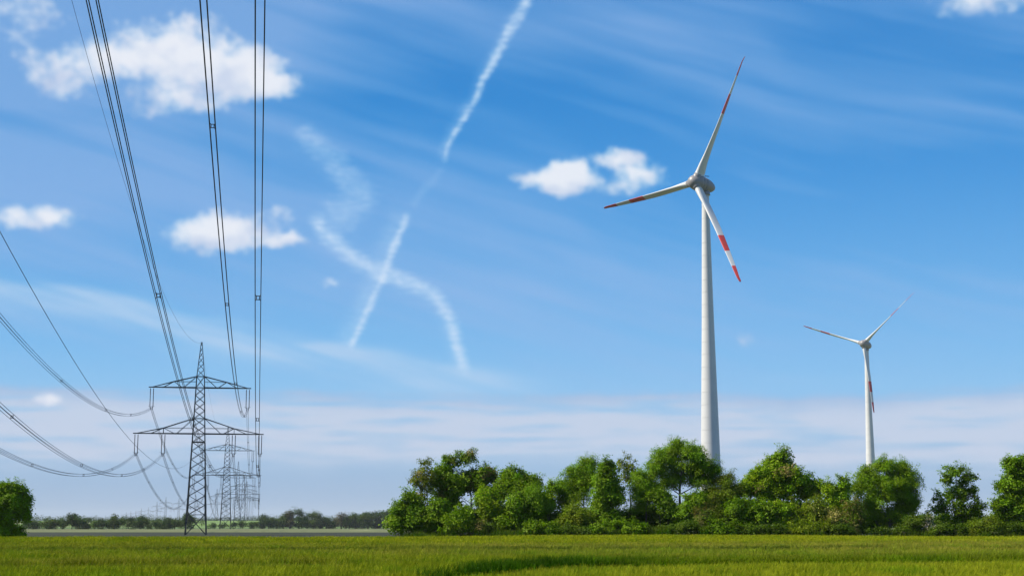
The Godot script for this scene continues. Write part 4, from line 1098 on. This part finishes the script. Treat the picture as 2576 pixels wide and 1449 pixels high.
	plant("belt_tree", "tallest tree of the far tree belt, with a small round top", "tree", "hedge", Vector3(-146.51, -1.20, -1050.00), [[-0.05, 7.01, 3.43, 6.17], [0.05, 2.32, 3.94, 2.06]], {"far": 5.0}, "trees of the far tree belt")
	plant("belt_tree", "hazy tree of the far tree belt in mid distance", "tree", "hedge", Vector3(-141.07, -1.20, -1050.00), [[-0.03, 5.00, 3.43, 4.45], [0.03, 2.32, 3.94, 2.06]], {"far": 5.0}, "trees of the far tree belt")
	plant("belt_tree", "hazy tree of the far tree belt in mid distance", "tree", "hedge_olive", Vector3(-136.34, -1.20, -1050.00), [[-0.03, 5.67, 4.11, 5.14], [0.03, 2.32, 4.73, 2.06]], {"far": 5.0}, "trees of the far tree belt")
	plant("belt_tree", "hazy tree of the far tree belt in mid distance", "tree", "hedge_dark", Vector3(-131.59, -1.20, -1050.00), [[-0.03, 5.00, 4.11, 4.80], [0.03, 2.32, 4.73, 2.06]], {"far": 5.0}, "trees of the far tree belt")
	plant("belt_tree", "hazy tree of the far tree belt in mid distance", "tree", "hedge", Vector3(-127.52, -1.20, -1050.00), [[-0.02, 4.00, 3.08, 3.77], [0.02, 2.32, 3.55, 2.06]], {"far": 5.0}, "trees of the far tree belt")
	plant("belt_tree", "hazy tree of the far tree belt in mid distance", "tree", "hedge", Vector3(-123.44, -1.20, -1050.00), [[-0.01, 2.99, 4.11, 2.74], [0.01, 2.32, 4.73, 2.06]], {"far": 5.0}, "trees of the far tree belt")
	plant("belt_tree", "bare brownish tree in the far tree belt, the one next to the low gap", "tree", "hedge_brown", Vector3(-117.37, -1.20, -1050.00), [[-0.03, 5.67, 4.11, 4.80], [0.03, 2.32, 4.73, 2.06]], {"far": 5.0}, "trees of the far tree belt")
	plant("belt_tree", "hazy tree of the far tree belt in mid distance", "tree", "hedge_dark", Vector3(-111.95, -1.20, -1050.00), [[-0.02, 5.00, 3.43, 4.45], [0.02, 2.32, 3.94, 2.06]], {"far": 5.0}, "trees of the far tree belt")
	plant("belt_tree", "hazy tree of the far tree belt in mid distance", "tree", "hedge", Vector3(-107.89, -1.20, -1050.00), [[-0.03, 5.67, 3.43, 5.14], [0.03, 2.32, 3.94, 2.06]], {"far": 5.0}, "trees of the far tree belt")
	plant("belt_tree", "hazy tree of the far tree belt in mid distance", "tree", "hedge", Vector3(-103.15, -1.20, -1050.00), [[-0.02, 5.00, 3.43, 4.45], [0.02, 2.32, 3.94, 2.06]], {"far": 5.0}, "trees of the far tree belt")
	plant("belt_tree", "hazy tree of the far tree belt in mid distance", "tree", "hedge_olive", Vector3(-99.10, -1.20, -1050.00), [[-0.03, 6.34, 4.11, 5.83], [0.03, 2.32, 4.73, 2.06]], {"far": 5.0}, "trees of the far tree belt")
	plant("belt_tree", "hazy tree of the far tree belt in mid distance", "tree", "hedge_dark", Vector3(-93.68, -1.20, -1050.00), [[-0.03, 6.34, 4.11, 5.83], [0.03, 2.32, 4.73, 2.06]], {"far": 5.0}, "trees of the far tree belt")
	plant("belt_tree", "hazy tree of the far tree belt in mid distance", "tree", "hedge", Vector3(-88.26, -1.20, -1050.00), [[-0.03, 6.34, 4.11, 5.83], [0.03, 2.32, 4.73, 2.06]], {"far": 5.0}, "trees of the far tree belt")
	plant("belt_tree", "hazy tree of the far tree belt in mid distance", "tree", "hedge", Vector3(-83.52, -1.20, -1050.00), [[-0.03, 7.01, 4.11, 6.17], [0.03, 2.32, 4.73, 2.06]], {"far": 5.0}, "trees of the far tree belt")

	var spots := []
	var rng := RandomNumberGenerator.new()
	rng.seed = 99
	for i in 9000:
		var x := rng.randf_range(-900.0, 1300.0)
		var d := rng.randf_range(2080.0, 2230.0)
		var tall := 5.5 + 4.0 * noise_a.get_noise_2d(x * 2.2, 7.0) + 3.0 * noise_b.get_noise_2d(x * 9.0, d)
		spots.append(Vector3(x, ground_y(x, d) + rng.randf() * maxf(tall, 1.5), -d))
	make_forest("forest", spots, 9.0, Color(0.045, 0.075, 0.022), 3)

	# the two turbines
	make_turbine("big white wind turbine rising behind the tallest tree, one blade pointing up", Vector3(62.5, ground_y(62.5, 477.0), -477.0), Vector3(58.73, 110.36, -474.0), 231.31, 6.06, -27.8)
	make_turbine("smaller, more distant wind turbine behind the dense round ash", Vector3(211.6, ground_y(211.6, 895.0), -895.0), Vector3(208.97, 107.82, -891.5), 220.36, 5.86, -49.55)

	# the near power line: the pylon by the camera stands just outside the frame and holds the near wires up
	var stations := [58.0, 410.0, 771.0, 1168.0, 1570.0, 1985.0]
	var lats := [-16.62, -16.33, -16.4, -16.4, -16.4, -16.4]
	var names := ["", "nearest lattice pylon, standing at the near side of the dark field", "second lattice pylon of the line, seen beside the nearest one", "third lattice pylon of the line, at the edge of the pale field"]
	var feet := []
	for i in 6:
		var g := on_line(stations[i], lats[i], 0.0)
		g.y = -1.08 + 3.93 if i == 0 else ground_y(g.x, -g.z)
		feet.append(g)
	var first := make_pylon(feet[1], names[1])
	for i in [2, 3, 0]:
		var p := first.duplicate()
		p.name = numbered("lattice_pylon")
		add_child(p, true)
		p.position = feet[i]
		p.set_meta("label", names[i] if i > 0 else "lattice pylon nearest the camera, outside the picture, carrying the overhead wires")
		if i == 0:
			for k in 4: beam("leg", corner(k, 0.02), corner(k, 0.0) * Vector3(1.1, 1, 1.1) + Vector3(0, -2.95, 0), 0.24, p, steel)
	make_far_pylon(feet[4], "fourth lattice pylon of the line, small and hazy between the others", "pylons of the near power line")
	make_far_pylon(feet[5], "last visible lattice pylon of the line, on the far green slope", "pylons of the near power line")
	var phases := [["upper arm, side away from turbines", -12.55, 33.12, 37.61], ["upper arm, turbine side", 12.55, 33.12, 37.61], ["lower arm tip, side away from turbines", -16.11, 21.15, 25.08], ["lower arm middle, side away from turbines", -9.17, 21.15, 25.08], ["lower arm middle, turbine side", 9.17, 21.15, 25.08], ["lower arm tip, turbine side", 16.11, 21.15, 25.08]]
	var between := ["overhead to nearest pylon", "nearest to second pylon", "second to third pylon", "third to fourth pylon", "fourth to last pylon"]
	for i in 5:
		var base0 := -1.08 if i == 0 else float(feet[i].y)
		var base1 := float(feet[i + 1].y)
		var reach: float = stations[i + 1] - stations[i]
		var spacing := []
		for k in 5:
			spacing.append(([108.0, 164.0, 228.0, 293.0, 348.0][k] - 58.0) / 352.0)
		if i > 2: spacing = []
		var sag: float = 12.0 * pow(reach / 352.0, 2.0)
		for ph in phases:
			span("conductor_bundle", "four-wire bundle, %s, %s" % [ph[0], between[i]], "power line", "wire bundles of the near power line", on_line(stations[i], lats[i] + ph[1], base0 + (ph[3] if i == 0 else ph[2])), on_line(stations[i + 1], lats[i + 1] + ph[1], base1 + ph[2]), sag, true, 0.028 if i == 0 else 0.034, spacing, 48 if i == 0 else 24)
		span("earth_wire", "thin single earth wire at the pylon tips, %s" % between[i], "power line", "earth wires of the near power line", on_line(stations[i], lats[i], base0 + (54.07 if i == 0 else 50.79)), on_line(stations[i + 1], lats[i + 1], base1 + 50.79), sag, false, 0.018, [], 48)
		span("centre_cable", "single cable hung inside the pylon bodies, %s" % between[i], "power line", "single cables of the near power line", on_line(stations[i], lats[i], base0 + (25.92 if i == 0 else 21.83)), on_line(stations[i + 1], lats[i + 1], base1 + 21.83), sag * 0.945, false, 0.024, [], 48)

	# the farther power line running away over the horizon
	var far_label := "tiny hazy pylon of the farther power line above the dark hedge"
	for p in FAR_PYLONS:
		make_far_pylon(Vector3(p.x, ground_y(p.x, -p.y), p.y), far_label, "pylons of the farther power line")

	make_margin()
	make_barley()
